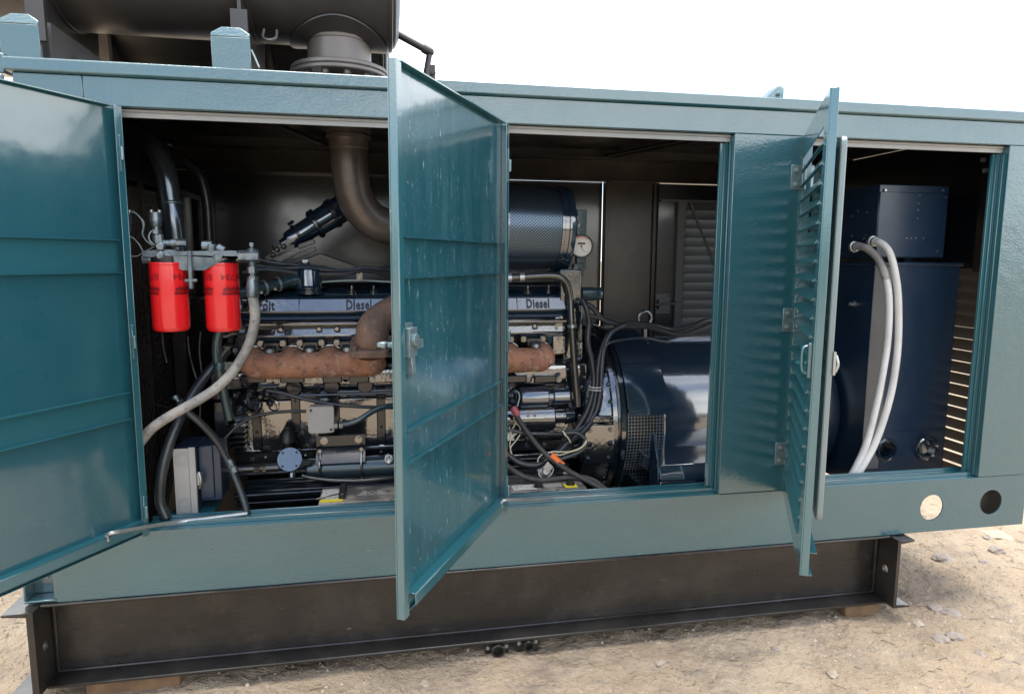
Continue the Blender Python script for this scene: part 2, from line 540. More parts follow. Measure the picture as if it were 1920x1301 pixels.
# ------------------------------------------------------------------ ground
def axis_steps(lo, hi, step, far, grow):
    a = [lo]
    while a[-1] < hi:
        a.append(a[-1] + step)
    s = step
    while a[-1] < far:
        s *= grow
        a.append(a[-1] + s)
    s = step
    while a[0] > -far:
        s *= grow
        a.insert(0, a[0] - s)
    return a


def gz(x, y):
    near = max(0.0, 1 - (abs(x - 1) + abs(y)) / 60)
    h = 0.014 * noise.noise(V((x * 1.3, y * 1.6, 3))) + 0.011 * noise.noise(V((x * 4.1 + y * 1.2, y * 5.2, 9))) + 0.009 * noise.noise(V((x * 11, y * 12, 1))) + 0.006 * noise.noise(V((x * 24, y * 26, 5)))
    return h * near - 0.004


xs, ys = axis_steps(-2.0, 4.6, 0.018, 400, 1.25), axis_steps(-0.75, 1.6, 0.018, 400, 1.25)
g = MB()
gv = [[g.v((x, y, gz(x, y))) for x in xs] for y in ys]
for j in range(len(ys) - 1):
    for i in range(len(xs) - 1):
        g.face([gv[j][i], gv[j][i + 1], gv[j + 1][i + 1], gv[j + 1][i]])
go = g.build('ground', 'ground_earth', origin=V((0, 0, 0)), angle=180)
go['kind'] = 'structure'

tl = MB()                                             # unseen scrub behind the viewer, added for the gloss paint to reflect
rs = random.Random(21)
for k in range(46):
    cx = -34 + 68 * k / 45 + rs.uniform(-0.6, 0.6)
    cy, hh, ww = -24 + rs.uniform(-2, 2), rs.uniform(1.8, 3.6), rs.uniform(1.0, 1.8)
    for j in range(110):
        a, r_, z = rs.uniform(0, 6.283), math.sqrt(rs.random()), rs.random()
        w = ww * (1.0 - 0.55 * z * z)
        c = V((cx + math.cos(a) * r_ * w, cy + math.sin(a) * r_ * w, 0.1 + z * hh))
        u = V((rs.uniform(-1, 1), rs.uniform(-1, 1), rs.uniform(-1, 1))).normalized()
        v_ = u.orthogonal().normalized()
        q0 = 0.22 * rs.uniform(0.6, 1.3)
        tl.face([tl.v(c + u * q0), tl.v(c + v_ * q0), tl.v(c - u * q0), tl.v(c - v_ * q0)])
mat('unseen_foliage', (0.085, 0.095, 0.035), 0.7, vary=(0.7, (0.14, 0.125, 0.055), 0.4, 0.65))
to = tl.build('unseen_scrub', 'unseen_foliage', origin=V((0, -24, 0)), angle=10)
to['kind'] = 'stuff'
pb = MB()


def rock(mb, c, r, seed, flat=0.6, n=1):
    st = len(mb.bm.verts)
    before = set(mb.bm.verts)
    bmesh.ops.create_icosphere(mb.bm, subdivisions=n, radius=1.0, matrix=Matrix.Identity(4))
    rs = random.Random(seed)
    sc = V((r * rs.uniform(0.75, 1.3), r * rs.uniform(0.75, 1.3), r * flat * rs.uniform(0.7, 1.2)))
    a = rs.uniform(0, 6.28)
    for q in mb.bm.verts:
        if q in before:
            continue
        k = 1 + 0.45 * noise.noise(q.co * 1.4 + V((seed * 3.1, seed, 0))) + 0.22 * noise.noise(q.co * 4.3 + V((seed, seed * 1.7, 5)))
        p = q.co * k
        p = V((p.x * sc.x, p.y * sc.y, p.z * sc.z))
        q.co = V((p.x * math.cos(a) - p.y * math.sin(a), p.x * math.sin(a) + p.y * math.cos(a), p.z)) + V(c)


def tet(mb, c, r, rs):
    a = rs.uniform(0, 6.28)
    top = mb.v(V(c) + V((rs.uniform(-.2, .2) * r, rs.uniform(-.2, .2) * r, r * rs.uniform(0.4, 0.8))))
    ring = [mb.v(V(c) + V((math.cos(a + k * 1.2566) * r * rs.uniform(0.7, 1.25), math.sin(a + k * 1.2566) * r * rs.uniform(0.7, 1.25), -0.3 * r))) for k in range(5)]
    for k in range(5):
        mb.face([ring[k], ring[(k + 1) % 5], top])


rs = random.Random(11)
for i in range(26000):
    x, y = rs.uniform(-1.9, 4.6), rs.uniform(-0.75, 2.6) if rs.random() < 0.4 else rs.uniform(-0.75, 0.4)
    if noise.noise(V((x * 1.7, y * 1.7, 4))) < rs.uniform(-0.5, 0.35):
        continue
    r = min(0.014, 0.0020 * math.exp(rs.gauss(0.25, 0.62)))
    tet(pb, (x, y, gz(x, y)), r, rs)
po = pb.build('pebbles', 'pebble', origin=V((0, 0, 0)), angle=20)
po['kind'] = 'stuff'
po['label'] = 'fine gravel strewn over the sandy earth'
mat('grit_dark', (0.15, 0.12, 0.098), 0.9, vary=(3, (0.22, 0.18, 0.15), 0.4, 0.6))
mat('grit_pale', (0.47, 0.40, 0.32), 0.9, vary=(3, (0.38, 0.31, 0.25), 0.4, 0.6))
mat('straw', (0.13, 0.095, 0.06), 0.85, vary=(3, (0.30, 0.23, 0.14), 0.4, 0.6))
rs = random.Random(31)
for nm, mm, cnt, big in (('dark_grit', 'grit_dark', 9000, 0.0017), ('pale_grit', 'grit_pale', 11000, 0.0034)):
    gb_ = MB()
    for i in range(cnt):
        x, y = rs.uniform(-1.9, 4.4), rs.uniform(-0.72, 0.35) if rs.random() < 0.65 else rs.uniform(0.35, 1.5)
        if noise.noise(V((x * 2.3, y * 2.3, 14 if nm[0] == 'd' else 27))) < rs.uniform(-0.15, 0.45):
            continue
        tet(gb_, (x, y, gz(x, y)), min(0.013, big * math.exp(rs.gauss(0.2, 0.6))), rs)
    o_ = gb_.build(nm, mm, origin=V((0, 0, 0)), angle=20)
    o_['kind'] = 'stuff'
gb_ = MB()
for i in range(900):
    x, y = rs.uniform(-1.8, 4.2), rs.uniform(-0.7, 1.4)
    if x < 1.8 and rs.random() < 0.7:
        continue
    a, L = rs.gauss(-0.35, 0.6), rs.uniform(0.012, 0.055)
    u = V((math.cos(a), math.sin(a), rs.uniform(-0.08, 0.12))) * L / 2
    c = V((x, y, gz(x, y) + 0.003))
    gb_.bar(c - u, c + u, rs.uniform(0.0012, 0.0028), 0.0014)
o_ = gb_.build('straw_litter', 'straw', origin=V((0, 0, 0)), angle=20)
o_['kind'] = 'stuff'

STONES = [  # photo position on the ground, radius, material, label
    (1868, 1003, 0.050, 'stone', 'big pale rounded stone on the earth below the far corner of the enclosure'),
    (1850, 1009, 0.022, 'stone_grey', 'small grey stone beside the big pale rounded stone'),
    (1766, 1045, 0.060, 'stone_grey', 'flat grey slab of rock half buried right of the black end channel'),
    (1720, 1169, 0.022, 'stone', 'rounded tan stone lying below the right end channel'),
    (1765, 1199, 0.026, 'stone_grey', 'oval pale grey stone near the lower right of the ground'),
    (1788, 1190, 0.040, 'stone_grey', 'wide low grey stone next to the oval pale grey stone'),
    (1783, 1148, 0.036, 'stone_grey', 'brownish flat stone in a patch of gravel on the right'),
    (1752, 1140, 0.030, 'stone_grey', 'dull grey stone in the middle of the gravel patch'),
    (1848, 1050, 0.026, 'stone_grey', 'purplish stone sunk in the sunlit earth at the right'),
    (1870, 1032, 0.038, 'stone_grey', 'long low grey rock crossing the sunlit earth at the right edge'),
    (798, 1278, 0.020, 'stone', 'small whitish stone on the earth in front of the skid'),
    (1238, 1240, 0.018, 'stone', 'small tan stone on bare earth below the skid middle'),
    (1452, 1213, 0.016, 'stone_grey', 'dark little stone in front of the skid between coupling and wood block'),
    (1560, 1262, 0.022, 'stone', 'sandy brown stone lying alone in the bright foreground'),
    (1838, 1225, 0.018, 'stone_grey', 'grey angular stone in the bright right foreground'),
]
for k, (px, py, r, m, lab) in enumerate(STONES):
    q = ray(px, py)
    p = q * (-HC / q.z) + V((0, -D, HC))
    mb = MB()
    rock(mb, (p.x, p.y, gz(p.x, p.y) - r * 0.02), r, k + 2, 0.5, 3)
    tag(mb.build('stone', m, angle=24), lab, 'stone', 'stones on the ground')

# ------------------------------------------------------------------ skid frame
XL, XR = -1.07, 2.714
sk = thing('skid_frame', 'long black steel skid beam under the teal enclosure, resting on wood blocks', 'skid', (0.46, 0.8, 0.058))
b = MB()
b.box(-1.118, 2.055, 0.070, 0.082, 0.072, 0.346)
b.build('beam_web', 'skid_black', sk)
b = MB()
b.box(-1.118, 2.055, -0.012, 0.150, 0.060, 0.0718)
b.build('bottom_flange', 'skid_black', sk, bevel=0.003)
b = MB()
b.box(-1.118, 2.055, -0.010, 0.150, 0.3462, 0.3562)
b.build('top_flange', 'skid_black', sk, bevel=0.003)
b = MB()                                             # weld beads
b.tube([(-1.116, 0.066, 0.076), (0.4, 0.067, 0.075), (2.052, 0.066, 0.076)], 0.005, n=6)
b.tube([(-1.114, 0.066, 0.08), (-1.114, 0.067, 0.2), (-1.114, 0.066, 0.34)], 0.006, n=6)
b.tube([(2.050, 0.064, 0.08), (2.049, 0.064, 0.2), (2.050, 0.064, 0.34)], 0.007, n=6)
b.build('weld_bead', 'skid_black', sk)
for x0, x1, fx, fz in ((-1.142, -1.122, -1.215, -1.142), (2.058, 2.072, 2.072, 2.136)):
    b = MB()
    hx = 0.012
    b.plate([(-0.05, 0.060), (1.64, 0.060), (1.64, 0.352), (-0.05, 0.352)], [circ(0.012, 0.205, 0.017, 20), circ(1.58, 0.205, 0.017, 20)], lambda a, c: (x0, a, c), (x1 - x0, 0, 0))
    w = b.build('end_channel', 'skid_black', sk)
    for z0, z1, t in ((0.058, 0.068, 0), (0.342, 0.352, 1)):
        b = MB()
        if fx < 0:
            b.prism_xz([(fx, z1 - 0.009 if t else z0), (x0, z0 - 0.006 if t else z0), (x0, z1 if t else z1 + 0.006), (fx, z1 if t else z0 + 0.009)], -0.05, 1.64)
        else:
            b.prism_xz([(x1, z0 - 0.006 if t else z0), (fz, z1 - 0.009 if t else z0), (fz, z1 if t else z0 + 0.009), (x1, z1 if t else z1 + 0.006)], -0.05, 1.64)
        b.build('channel_flange', 'skid_black', w, bevel=0.002)
b = MB()
b.box(-1.118, 2.055, 1.56, 1.57, 0.060, 0.352)
b.build('rear_beam', 'skid_black', sk)
for x in (-0.45, 0.2, 0.9, 1.5):
    b = MB()
    b.box(x - 0.05, x + 0.05, 0.084, 1.558, 0.24, 0.345)
    b.build('cross_member', 'skid_black', sk)
for px, py, w2, rr in ((933, 1216, 0.045, 0.026), (990, 1207, 0.042, 0.022)):   # drain couplings under the flange
    c = P(px, py, 0.0)
    b = MB()
    b.plate(rrect(c.x - w2, c.x + w2, 0.000, 0.0595, 0.004), [circ(c.x, c.z, rr * 0.7, 16)], lambda a, d: (a, 0.012, d), (0, 0.006, 0))
    pl = b.build('coupling_plate', 'skid_black', sk)
    b = MB()
    b.lathe((c.x, 0.012, c.z), (0, -1, 0), [(0, rr), (0.03, rr), (0.032, rr * 0.93), (0.032, rr * 0.72), (0.004, rr * 0.70)], 20, False, True)
    b.build('pipe_coupling', 'skid_black', pl)
    for s in (-1, 1):
        b = MB()
        b.bolt((c.x + s * w2 * 0.78, 0.012, c.z), (0, -1, 0), 0.005, 0.004)
        b.build('bolt', 'galv', pl)
b = MB()
b.box(1.90, 2.06, 0.03, 0.20, -0.03, 0.0575)
tag(b.build('wood_block', 'wood', bevel=0.004), 'brown wood block under the right end of the black skid', 'block', 'wood blocks under the skid')
b = MB()
b.box(-1.02, -0.72, 0.030, 0.30, -0.03, 0.0575)
tag(b.build('wood_block', 'wood', bevel=0.004), 'weathered timber under the left end of the black skid', 'block', 'wood blocks under the skid')

# ------------------------------------------------------------------ enclosure shell
EN = thing('generator_enclosure', 'teal steel generator enclosure with open doors standing on a black skid', 'enclosure', (0.82, 0.8, 0.358))
ZB, ZS, ZT, ZH, ZR = 0.358, 0.583, 1.9455, 2.031, 2.074
DEP = 1.64


def panel(name, x0, x1, z0, z1, m='teal_panel', y0=0.0, y1=0.004, parent=EN, bevel=0.0012):
    b = MB()
    b.box(x0, x1, y0, y1, z0, z1)
    return b.build(name, m, parent, bevel=bevel)


# header in three welded lengths, with its return and the stop strip behind
for x0, x1 in ((XL, -0.8805), (-0.880, XR)):
    b = MB()
    b.prism_yz([(0, ZT), (0, ZH + 0.001), (0.045, ZH + 0.001), (0.045, ZT)], x0, x1)
    b.build('header_panel', 'teal_panel', EN, bevel=0.0025, seg=2)
# pillars (corner post, posts between the openings)
OPEN = [(-0.793, 0.100), (0.4075, 1.2755), (1.557, 2.465)]
for x0, x1 in ((XL, -0.793), (0.100, 0.4075), (1.2755, 1.557), (2.465, XR)):
    b = MB()
    b.box(x0, x1, -0.0015 if 0 < x0 < 2 else 0.0, 0.048, ZS - 0.001, ZT - 0.001)
    b.build('pillar', 'teal_panel', EN, bevel=0.0025, seg=2)
b = MB()
h1, h2 = circ(2.2493, 0.4637, 0.055, 40), circ(2.541, 0.4682, 0.054, 40)
b.plate([(XL, ZB), (XR, ZB), (XR, ZS - 0.002), (XL, ZS - 0.002)], [h1, h2], lambda a, c: (a, 0.0, c), (0, 0.005, 0))
b.build('sill_panel', 'teal_panel', EN)
b = MB()
b.box(XL, XR, 0.0052, 0.050, ZS - 0.010, ZS - 0.0025)
b.build('sill_return', 'teal_trim', EN)
b = MB()
b.prism_yz([(-0.012, ZR), (-0.016, ZR - 0.004), (-0.016, ZH + 0.006), (-0.010, ZH + 0.002), (0.03, ZH + 0.002), (0.06, ZR - 0.006), (0.06, ZR)], XL - 0.015, XR + 0.015)
b.build('roof_lip', 'teal_panel', EN, bevel=0.002, seg=2)
b = MB()
b.box(XL, XR, 0.062, DEP, ZR - 0.012, ZR - 0.006)
b.build('roof_sheet', 'undercoat', EN)
for x0, x1 in OPEN:                                   # door stop strips round each opening
    b = MB()
    b.box(x0, x1, 0.032, 0.040, ZT - 0.026, ZT - 0.0015)
    b.box(x0, x1, 0.026, 0.0315, ZT - 0.010, ZT - 0.0015)
    b.build('stop_strip', 'grey_panel', EN, bevel=0.001)
    b = MB()
    b.box(x0, x1, 0.052, 0.098, ZS - 0.004, ZS + 0.004)
    b.box(x0, x1, 0.030, 0.036, ZS - 0.0022, ZS + 0.014)
    b.box(x0, x1, 0.092, 0.098, ZS + 0.0042, ZS + 0.016)
    b.build('sill_strip', 'teal_trim', EN, bevel=0.001)
    b = MB()
    b.box(x1 - 0.016, x1 - 0.001, 0.040, 0.047, ZS + 0.004, ZT - 0.028)
    b.box(x1 - 0.006, x1 - 0.001, 0.020, 0.0255, ZS + 0.004, ZT - 0.028)
    b.box(x1 - 0.030, x1 + 0.006, 0.0485, 0.060, ZS + 0.006, ZT - 0.028)
    b.build('jamb_strip', 'teal_trim', EN, bevel=0.001)
# seams on the pillar and the header
b = MB()
b.box(1.285, 1.555, -0.0035, -0.0005, ZS - 0.006, ZS - 0.0035)
b.build('weld_seam', 'teal_panel', EN)

# left end: teal foot channel with a bolt
b = MB()
b.box(-1.170, -1.0705, 0.004, 1.60, ZB, ZB + 0.008)
b.box(-1.170, -1.162, 0.004, 1.60, ZB + 0.0082, ZB + 0.16)
b.box(-1.160, -1.0705, 0.060, 0.066, ZB + 0.0082, ZB + 0.12)
b.box(-1.082, -1.0705, 0.006, 0.058, ZB + 0.0082, ZB + 0.12)
fc = b.build('end_channel', 'teal_door', EN, bevel=0.002)
b = MB()
b.box(-1.160, -1.084, 0.010, 0.058, ZB + 0.112, ZB + 0.12)
b.cyl((-1.107, 0.03, ZB + 0.096), (-1.107, 0.03, ZB + 0.111), 0.013, n=6)
b.cyl((-1.107, 0.03, ZB + 0.075), (-1.107, 0.03, ZB + 0.098), 0.007, n=10)
b.build('bolt', 'galv_teal', fc)

# ceiling angles and rear wall
for y0, z0 in ((1.19, 2.018), (0.62, 2.035)):
    b = MB()
    b.box(XL + 0.05, XR - 0.05, y0, y0 + 0.006, z0, 2.061)
    b.box(XL + 0.05, XR - 0.05, y0 - 0.03, y0 - 0.0005, z0, z0 + 0.005)
    b.build('ceiling_beam', 'undercoat', EN)
for a, c in (((1.18, 1.17, 2.030), (1.42, 0.66, 2.044)), ((1.25, 1.17, 2.030), (1.50, 0.66, 2.044)), ((-0.25, 1.17, 2.030), (-0.45, 0.66, 2.044)), ((1.9, 1.17, 2.03), (2.35, 0.3, 2.044))):
    b = MB()
    b.bar(a, c, 0.03, 0.012)
    b.build('ceiling_brace', 'undercoat', EN)
b = MB()
b.box(XL, XR, 1.592, 1.636, ZT, 2.0625)
b.box(XL, XR, 1.560, 1.5915, ZT, ZT + 0.006)
b.build('rear_header', 'pillar_brown', EN)
for x0, x1 in ((XL, -0.93), (1.318, 1.655), (2.60, XR)):
    b = MB()
    b.box(x0, x1, 1.590, 1.634, ZB, ZT - 0.001)
    if x0 > 0 and x1 < 2:
        b.box(x0, x0 + 0.020, 1.574, 1.5895, ZB, ZT - 0.001)
        b.box(x1 - 0.036, x1 - 0.026, 1.574, 1.5895, ZB, ZT - 0.001)
        b.box(x1 - 0.006, x1, 1.574, 1.5895, ZB, ZT - 0.001)
    b.build('rear_pillar', 'pillar_brown', EN, bevel=0.002)
b = MB()
b.box(XL, XR, 1.592, 1.630, ZB, ZS)
b.build('rear_sill', 'undercoat', EN)


def rear_door(x0, x1, louvre=None):
    d = MB()
    if louvre is None:
        d.box(x0, x1, 1.640, 1.646, ZS - 0.03, ZT + (0.012 if x0 < 0 else -0.0004))
        r = d.build('rear_door', 'inner_panel', EN)
        for z in (1.30, 1.20, 0.95):
            k = MB()
            k.box(x0 + 0.04, x1 - 0.01, 1.634, 1.6395, z, z + 0.005)
            k.build('door_rib', 'inner_panel', r)
        return r
    l0, l1, z0, z1 = louvre
    d.plate([(x0, ZS - 0.03), (x1, ZS - 0.03), (x1, ZT - 0.003), (x0, ZT - 0.003)], [[(l0, z0), (l1, z0), (l1, z1), (l0, z1)]], lambda a, c: (a, 1.606, c), (0, 0.006, 0))
    r = d.build('rear_door', 'inner_panel', EN)
    k = MB()
    k.box(l0 - 0.055, l0, 1.575, 1.6055, z0, z1 + 0.0)
    k.box(l1, l1 + 0.05, 1.575, 1.6055, z0, z1)
    k.box(x0 + 0.01, x1 - 0.01, 1.565, 1.6055, z1, z1 + 0.012)
    k.build('louvre_frame', 'slat_black', r)
    first = None
    n = int((z1 - z0) / 0.0545) + 1
    for i in range(n):
        if first is None:
            k = MB()
            k.prism_yz([(1.566, z0 - 0.004), (1.569, z0 - 0.006), (1.603, z0 + 0.052), (1.600, z0 + 0.054)], l0 - 0.010, l1 + 0.010)
            first = k.build('slat', 'slat_black', r)
        else:
            dup(first, (0, 0, 0.0545 * i), r)
    k = MB()
    k.bar((l0 + 0.01, 1.555, z1 - 0.005), (l0 + 0.30, 1.555, z1 - 0.62), 0.012, 0.012)
    k.build('brace_rod', 'slat_black', r)
    return r


rear_door(-0.96, 0.197)
rear_door(0.1965, 1.3173)
rd = rear_door(1.6575, 2.62, (1.836, 2.30, 0.70, 1.835))
q = P(1246, 570, 1.56)
k = MB()
k.box(q.x - 0.05, q.x + 0.05, 1.592, 1.604, q.z - 0.06, q.z + 0.06)
k.box(q.x - 0.035, q.x + 0.03, 1.560, 1.591, q.z - 0.03, q.z + 0.025)
k.tube([(q.x - 0.06, 1.555, q.z - 0.005), (q.x, 1.548, q.z), (q.x + 0.09, 1.555, q.z + 0.005)], 0.008)
k.bolt((q.x - 0.04, 1.592, q.z - 0.048), (0, -1, 0), 0.006)
k.bolt((q.x + 0.04, 1.592, q.z + 0.048), (0, -1, 0), 0.006)
k.build('latch', 'slat_black', rd)

# right end wall: solid upper sheet, louvres below
b = MB()
b.box(2.684, 2.688, 0.05, 1.59, 1.455, 2.06)
ew = b.build('end_wall', 'inner_panel', EN)
b = MB()
b.box(2.640, 2.6835, 0.255, 0.30, 1.44, 2.02)
b.box(2.672, 2.6838, 0.12, 0.155, 1.44, 2.02)
b.build('end_post', 'pillar_brown', EN)
b = MB()
b.box(2.664, 2.6838, 0.302, 1.58, 1.462, 1.474)
b.build('end_rail', 'undercoat', EN)
first = None
for i in range(20):
    z0 = ZB + 0.005 + 0.0545 * i
    if first is None:
        k = MB()
        k.prism([(2.658, 0.06, z0 + 0.056), (2.661, 0.06, z0 + 0.058), (2.700, 0.06, z0 + 0.002), (2.697, 0.06, z0)], (0, 1.52, 0))
        first = k.build('slat', 'slat_rusty', EN)
    else:
        dup(first, (0, 0, 0.0545 * i), EN)
b = MB()
b.box(-1.066, -1.060, 0.05, 1.59, ZS, 2.06)
b.build('end_wall', 'undercoat', EN)
for px, py in ((1846, 300), (1850, 320), (1855, 485), (1852, 498)):   # small clips near the right jamb
    c = P(px, py, 0.10)
    b = MB()
    b.box(c.x - 0.008, c.x + 0.008, c.y, c.y + 0.012, c.z - 0.008, c.z + 0.008)
    b.build('clip', 'galv', EN)

b = MB()                                               # backing plate behind the far lower hole
b.box(2.475, 2.652, 0.045, 0.049, 0.375, 0.545)
b.build('hole_cover', 'undercoat', EN)
# roof brackets
for px0, px1, lab in ((5, 80, 0), (399, 472, 1)):
    c0, c1 = P(px0, 105 if lab == 0 else 126, 0.02), P(px1, 105 if lab == 0 else 126, 0.02)
    x0, x1 = c0.x, c1.x
    b = MB()
    b.prism([(x0, 0.010, ZR), (x1, 0.010, ZR), (x1, 0.006, ZR + 0.098), (x0, 0.006, ZR + 0.098)], (0, 0.006, 0))
    b.prism([(x0, 0.006, ZR + 0.0983), (x1, 0.006, ZR + 0.0983), (x1, 0.010, ZR + 0.110), (x1 - 0.030, 0.022, ZR + 0.132), (x0 + 0.030, 0.022, ZR + 0.132), (x0, 0.010, ZR + 0.110)], (0, 0.006, 0))
    b.prism_yz([(0.016, ZR), (0.075, ZR), (0.075, ZR + 0.010), (0.016, ZR + 0.012)], x0, x1)
    b.build('roof_bracket', 'teal_panel', EN, bevel=0.0025, seg=2)
# small bracket plates far along the roof edge
for px, py, y in ((811, 142, 0.75),):
    c = P(px, py, y)
    b = MB()
    b.box(c.x - 0.014, c.x + 0.012, y, y + 0.03, ZR - 0.004, c.z + 0.045)
    b.bolt((c.x, y, c.z + 0.01), (0, -1, 0), 0.010, 0.012)
    b.build('roof_clip', 'silencer', EN)
c0, c1 = P(1424, 184, 0.06), P(1470, 165, 0.02)
b = MB()
b.prism_xz([(c0.x, ZR), (c1.x, ZR), (c1.x, c1.z), (c1.x - 0.012, c1.z)], 0.02, 0.026)
b.prism_xz([(c0.x, ZR + 0.002), (c0.x + 0.02, ZR + 0.002), (c1.x, c1.z + 0.006), (c1.x - 0.02, c1.z + 0.006)], 0.0265, 0.08)
b.bolt((c1.x - 0.022, 0.02, ZR + 0.020), (0, -1, 0), 0.006, 0.01)
b.build('roof_clip', 'galv_teal', EN)
b = MB()                                               # corner lug at the roof's left end
b.box(XL - 0.075, XL - 0.016, -0.005, 0.05, ZH - 0.005, ZR + 0.01)
b.cyl((XL - 0.03, -0.005, ZH - 0.02), (XL - 0.03, -0.02, ZH - 0.02), 0.013, n=16)
b.build('corner_lug', 'teal_panel', EN, bevel=0.003)


# ------------------------------------------------------------------ doors
def door_matrix(hx, hy, ang):
    """local x = along the door from its hinge, local y = towards the inner side, z up"""
    return Matrix.Translation((hx, hy, 0)) @ Matrix.Rotation(ang, 4, 'Z')


def flat_door(hx, w, ang, m, z0, z1, ribs):
    M = door_matrix(hx, -0.004, ang)
    b = MB(M)
    b.box(0, w, 0, 0.003, z0, z1)
    d = b.build('door', m, EN)
    b = MB(M)
    b.box(w - 0.003, w, 0.0032, 0.022, z0, z1)
    b.box(w - 0.028, w - 0.0032, 0.019, 0.022, z0, z1)
    b.build('edge_flange', 'teal_trim', d, bevel=0.001)
    b = MB(M)
    b.box(0, 0.003, 0.0032, 0.030, z0, z1)
    b.box(0.0032, 0.026, 0.0272, 0.030, z0, z1)
    b.build('hinge_flange', 'teal_trim', d, bevel=0.001)
    b = MB(M)
    b.box(0.0262, w - 0.0285, 0.0032, 0.026, z1 - 0.003, z1)
    b.build('top_flange', 'teal_trim', d)
    b = MB(M)
    b.box(0.004, w - 0.040, 0.0032, 0.034, z0 + 0.052, z0 + 0.055)
    b.box(0.004, w - 0.040, 0.0312, 0.034, z0 + 0.022, z0 + 0.0518)
    b.box(0.004, w - 0.0345, 0.0032, 0.012, z0, z0 + 0.003)
    b.build('bottom_channel', 'teal_trim', d, bevel=0.001)
    for za, zb in ribs:
        b = MB(M)
        b.box(0.027, w - 0.036, 0.0032, 0.020, za, za + 0.003)
        b.box(0.027, w - 0.036, 0.0032, 0.020, zb - 0.003, zb)
        b.box(0.027, w - 0.036, 0.0032, 0.0055, za + 0.0032, zb - 0.0032)
        b.build('stiffener', 'teal_trim' if m == 'teal_door' else m, d)
    for z in (1.80, 1.22, 0.66):
        b = MB(M)
        b.box(0.010, 0.020, 0.0302, 0.036, z - 0.055, z + 0.055)
        b.cyl((0.015, 0.038, z - 0.020), (0.015, 0.038, z + 0.020), 0.006, n=10)
        b.build('hinge', 'teal_trim', d, bevel=0.001)
    return d, M


A2 = math.atan2(-0.705, -0.389)
RIBS = [(1.438, 1.540), (0.972, 1.060)]
d2, M2 = flat_door(0.4085, 0.800, A2, 'teal_door_dusty', ZS - 0.006, ZT - 0.004, RIBS)
# latch with two keepers near the free edge
b = MB(M2)
zc, uc = 1.268, 0.752
b.box(uc - 0.045, uc + 0.030, 0.0032, 0.010, zc - 0.075, zc + 0.060)
b.box(uc - 0.030, uc + 0.015, 0.0102, 0.030, zc - 0.022, zc + 0.050)
b.cyl((uc - 0.008, 0.030, zc + 0.02), (uc - 0.008, 0.040, zc + 0.02), 0.016, n=14)
b.box(uc - 0.052, uc - 0.018, 0.0302, 0.036, zc - 0.004, zc + 0.018)
b.obox((uc - 0.006, 0.022, zc - 0.045), (0.010, 0, 0), (0, 0.009, 0.004), (0, -0.002, 0.028))
b.bolt((uc - 0.035, 0.010, zc - 0.06), (0, 1, 0), 0.006)
b.bolt((uc + 0.02, 0.010, zc - 0.06), (0, 1, 0), 0.006)
b.build('latch', 'galv_teal', d2, bevel=0.001)
b = MB(M2)
b.box(uc + 0.00, uc + 0.02, -0.03, -0.0005, zc + 0.0, zc + 0.014)
b.box(uc + 0.0, uc + 0.026, -0.055, -0.0305, zc + 0.0, zc + 0.014)
b.build('outer_handle', 'galv_teal', d2, bevel=0.003)
A1 = math.atan2(-0.2825, -0.1743)
d1, M1 = flat_door(-0.7945, 0.85, A1, 'teal_door', ZS - 0.006, ZT - 0.004, RIBS)
# stay rods hooked to the doors
for pa, pb_ in (((0.0, 0.0), None),):
    pass
b = MB()
e = M1 @ V((0.15, 0.030, ZS + 0.052))
b.tube([e + V((0, 0, -0.02)), e, e + V((0.03, 0.01, 0.004)), P(330, 981, 0.02) + V((0, 0, 0.004)), P(400, 973, 0.045) + V((0, 0, 0.006)), P(464, 965, 0.062) + V((0, 0, 0.006))], 0.0065, n=8, sub=6)
b.build('stay_rod', 'galv', EN)
b = MB()
e = M2 @ V((0.065, 0.030, ZS + 0.050))
b.tube([e + V((0, 0, -0.02)), e, e + V((0.03, 0.01, 0.004)), P(1020, 935, 0.02), P(1110, 927, 0.075)], 0.006, n=8, sub=6)
b.build('stay_rod', 'galv', EN)

# louvred door
A3 = math.atan2(-0.663, -0.368)
M3 = door_matrix(1.550, -0.004, A3)
z0, z1, w3 = ZS - 0.006, ZT - 0.002, 0.758
u0, u1 = 0.040, w3 - 0.085
b = MB(M3)
NS, SP = 22, 0.0545
zz0 = z0 + 0.09
b.plate([(0, z0), (w3, z0), (w3, z1), (0, z1)], [[(u0, zz0 + i * SP + 0.006), (u1, zz0 + i * SP + 0.006), (u1, zz0 + i * SP + 0.048), (u0, zz0 + i * SP + 0.048)] for i in range(NS)], lambda a, c: (a, 0.0, c), (0, 0.003, 0))
d3 = b.build('door', 'teal_trim', EN)
d3['label'] = 'louvred door standing open, seen almost edge on'
ref = None
for i in range(NS):
    z = zz0 + i * SP
    if ref is None:
        k = MB(M3)
        k.prism([(u0, -0.007, z - 0.002), (u0, -0.004, z - 0.005), (u0, 0.034, z + 0.047), (u0, 0.031, z + 0.050)], (u1 - u0, 0, 0))
        ref = k.build('slat', 'teal_trim', d3)
    else:
        dup(ref, (0, 0, SP * i), d3)
b = MB(M3)
b.box(w3 - 0.003, w3, 0.0032, 0.024, z0, z1)
b.build('edge_flange', 'teal_trim', d3, bevel=0.001)
b = MB(M3)
b.box(0.0032, w3 - 0.004, 0.0032, 0.024, z1 - 0.003, z1)
b.box(0.0032, w3 - 0.004, 0.0032, 0.034, z0, z0 + 0.003)
b.box(0.0, 0.003, 0.0032, 0.034, z0, z1)
b.build('side_flange', 'teal_trim', d3)
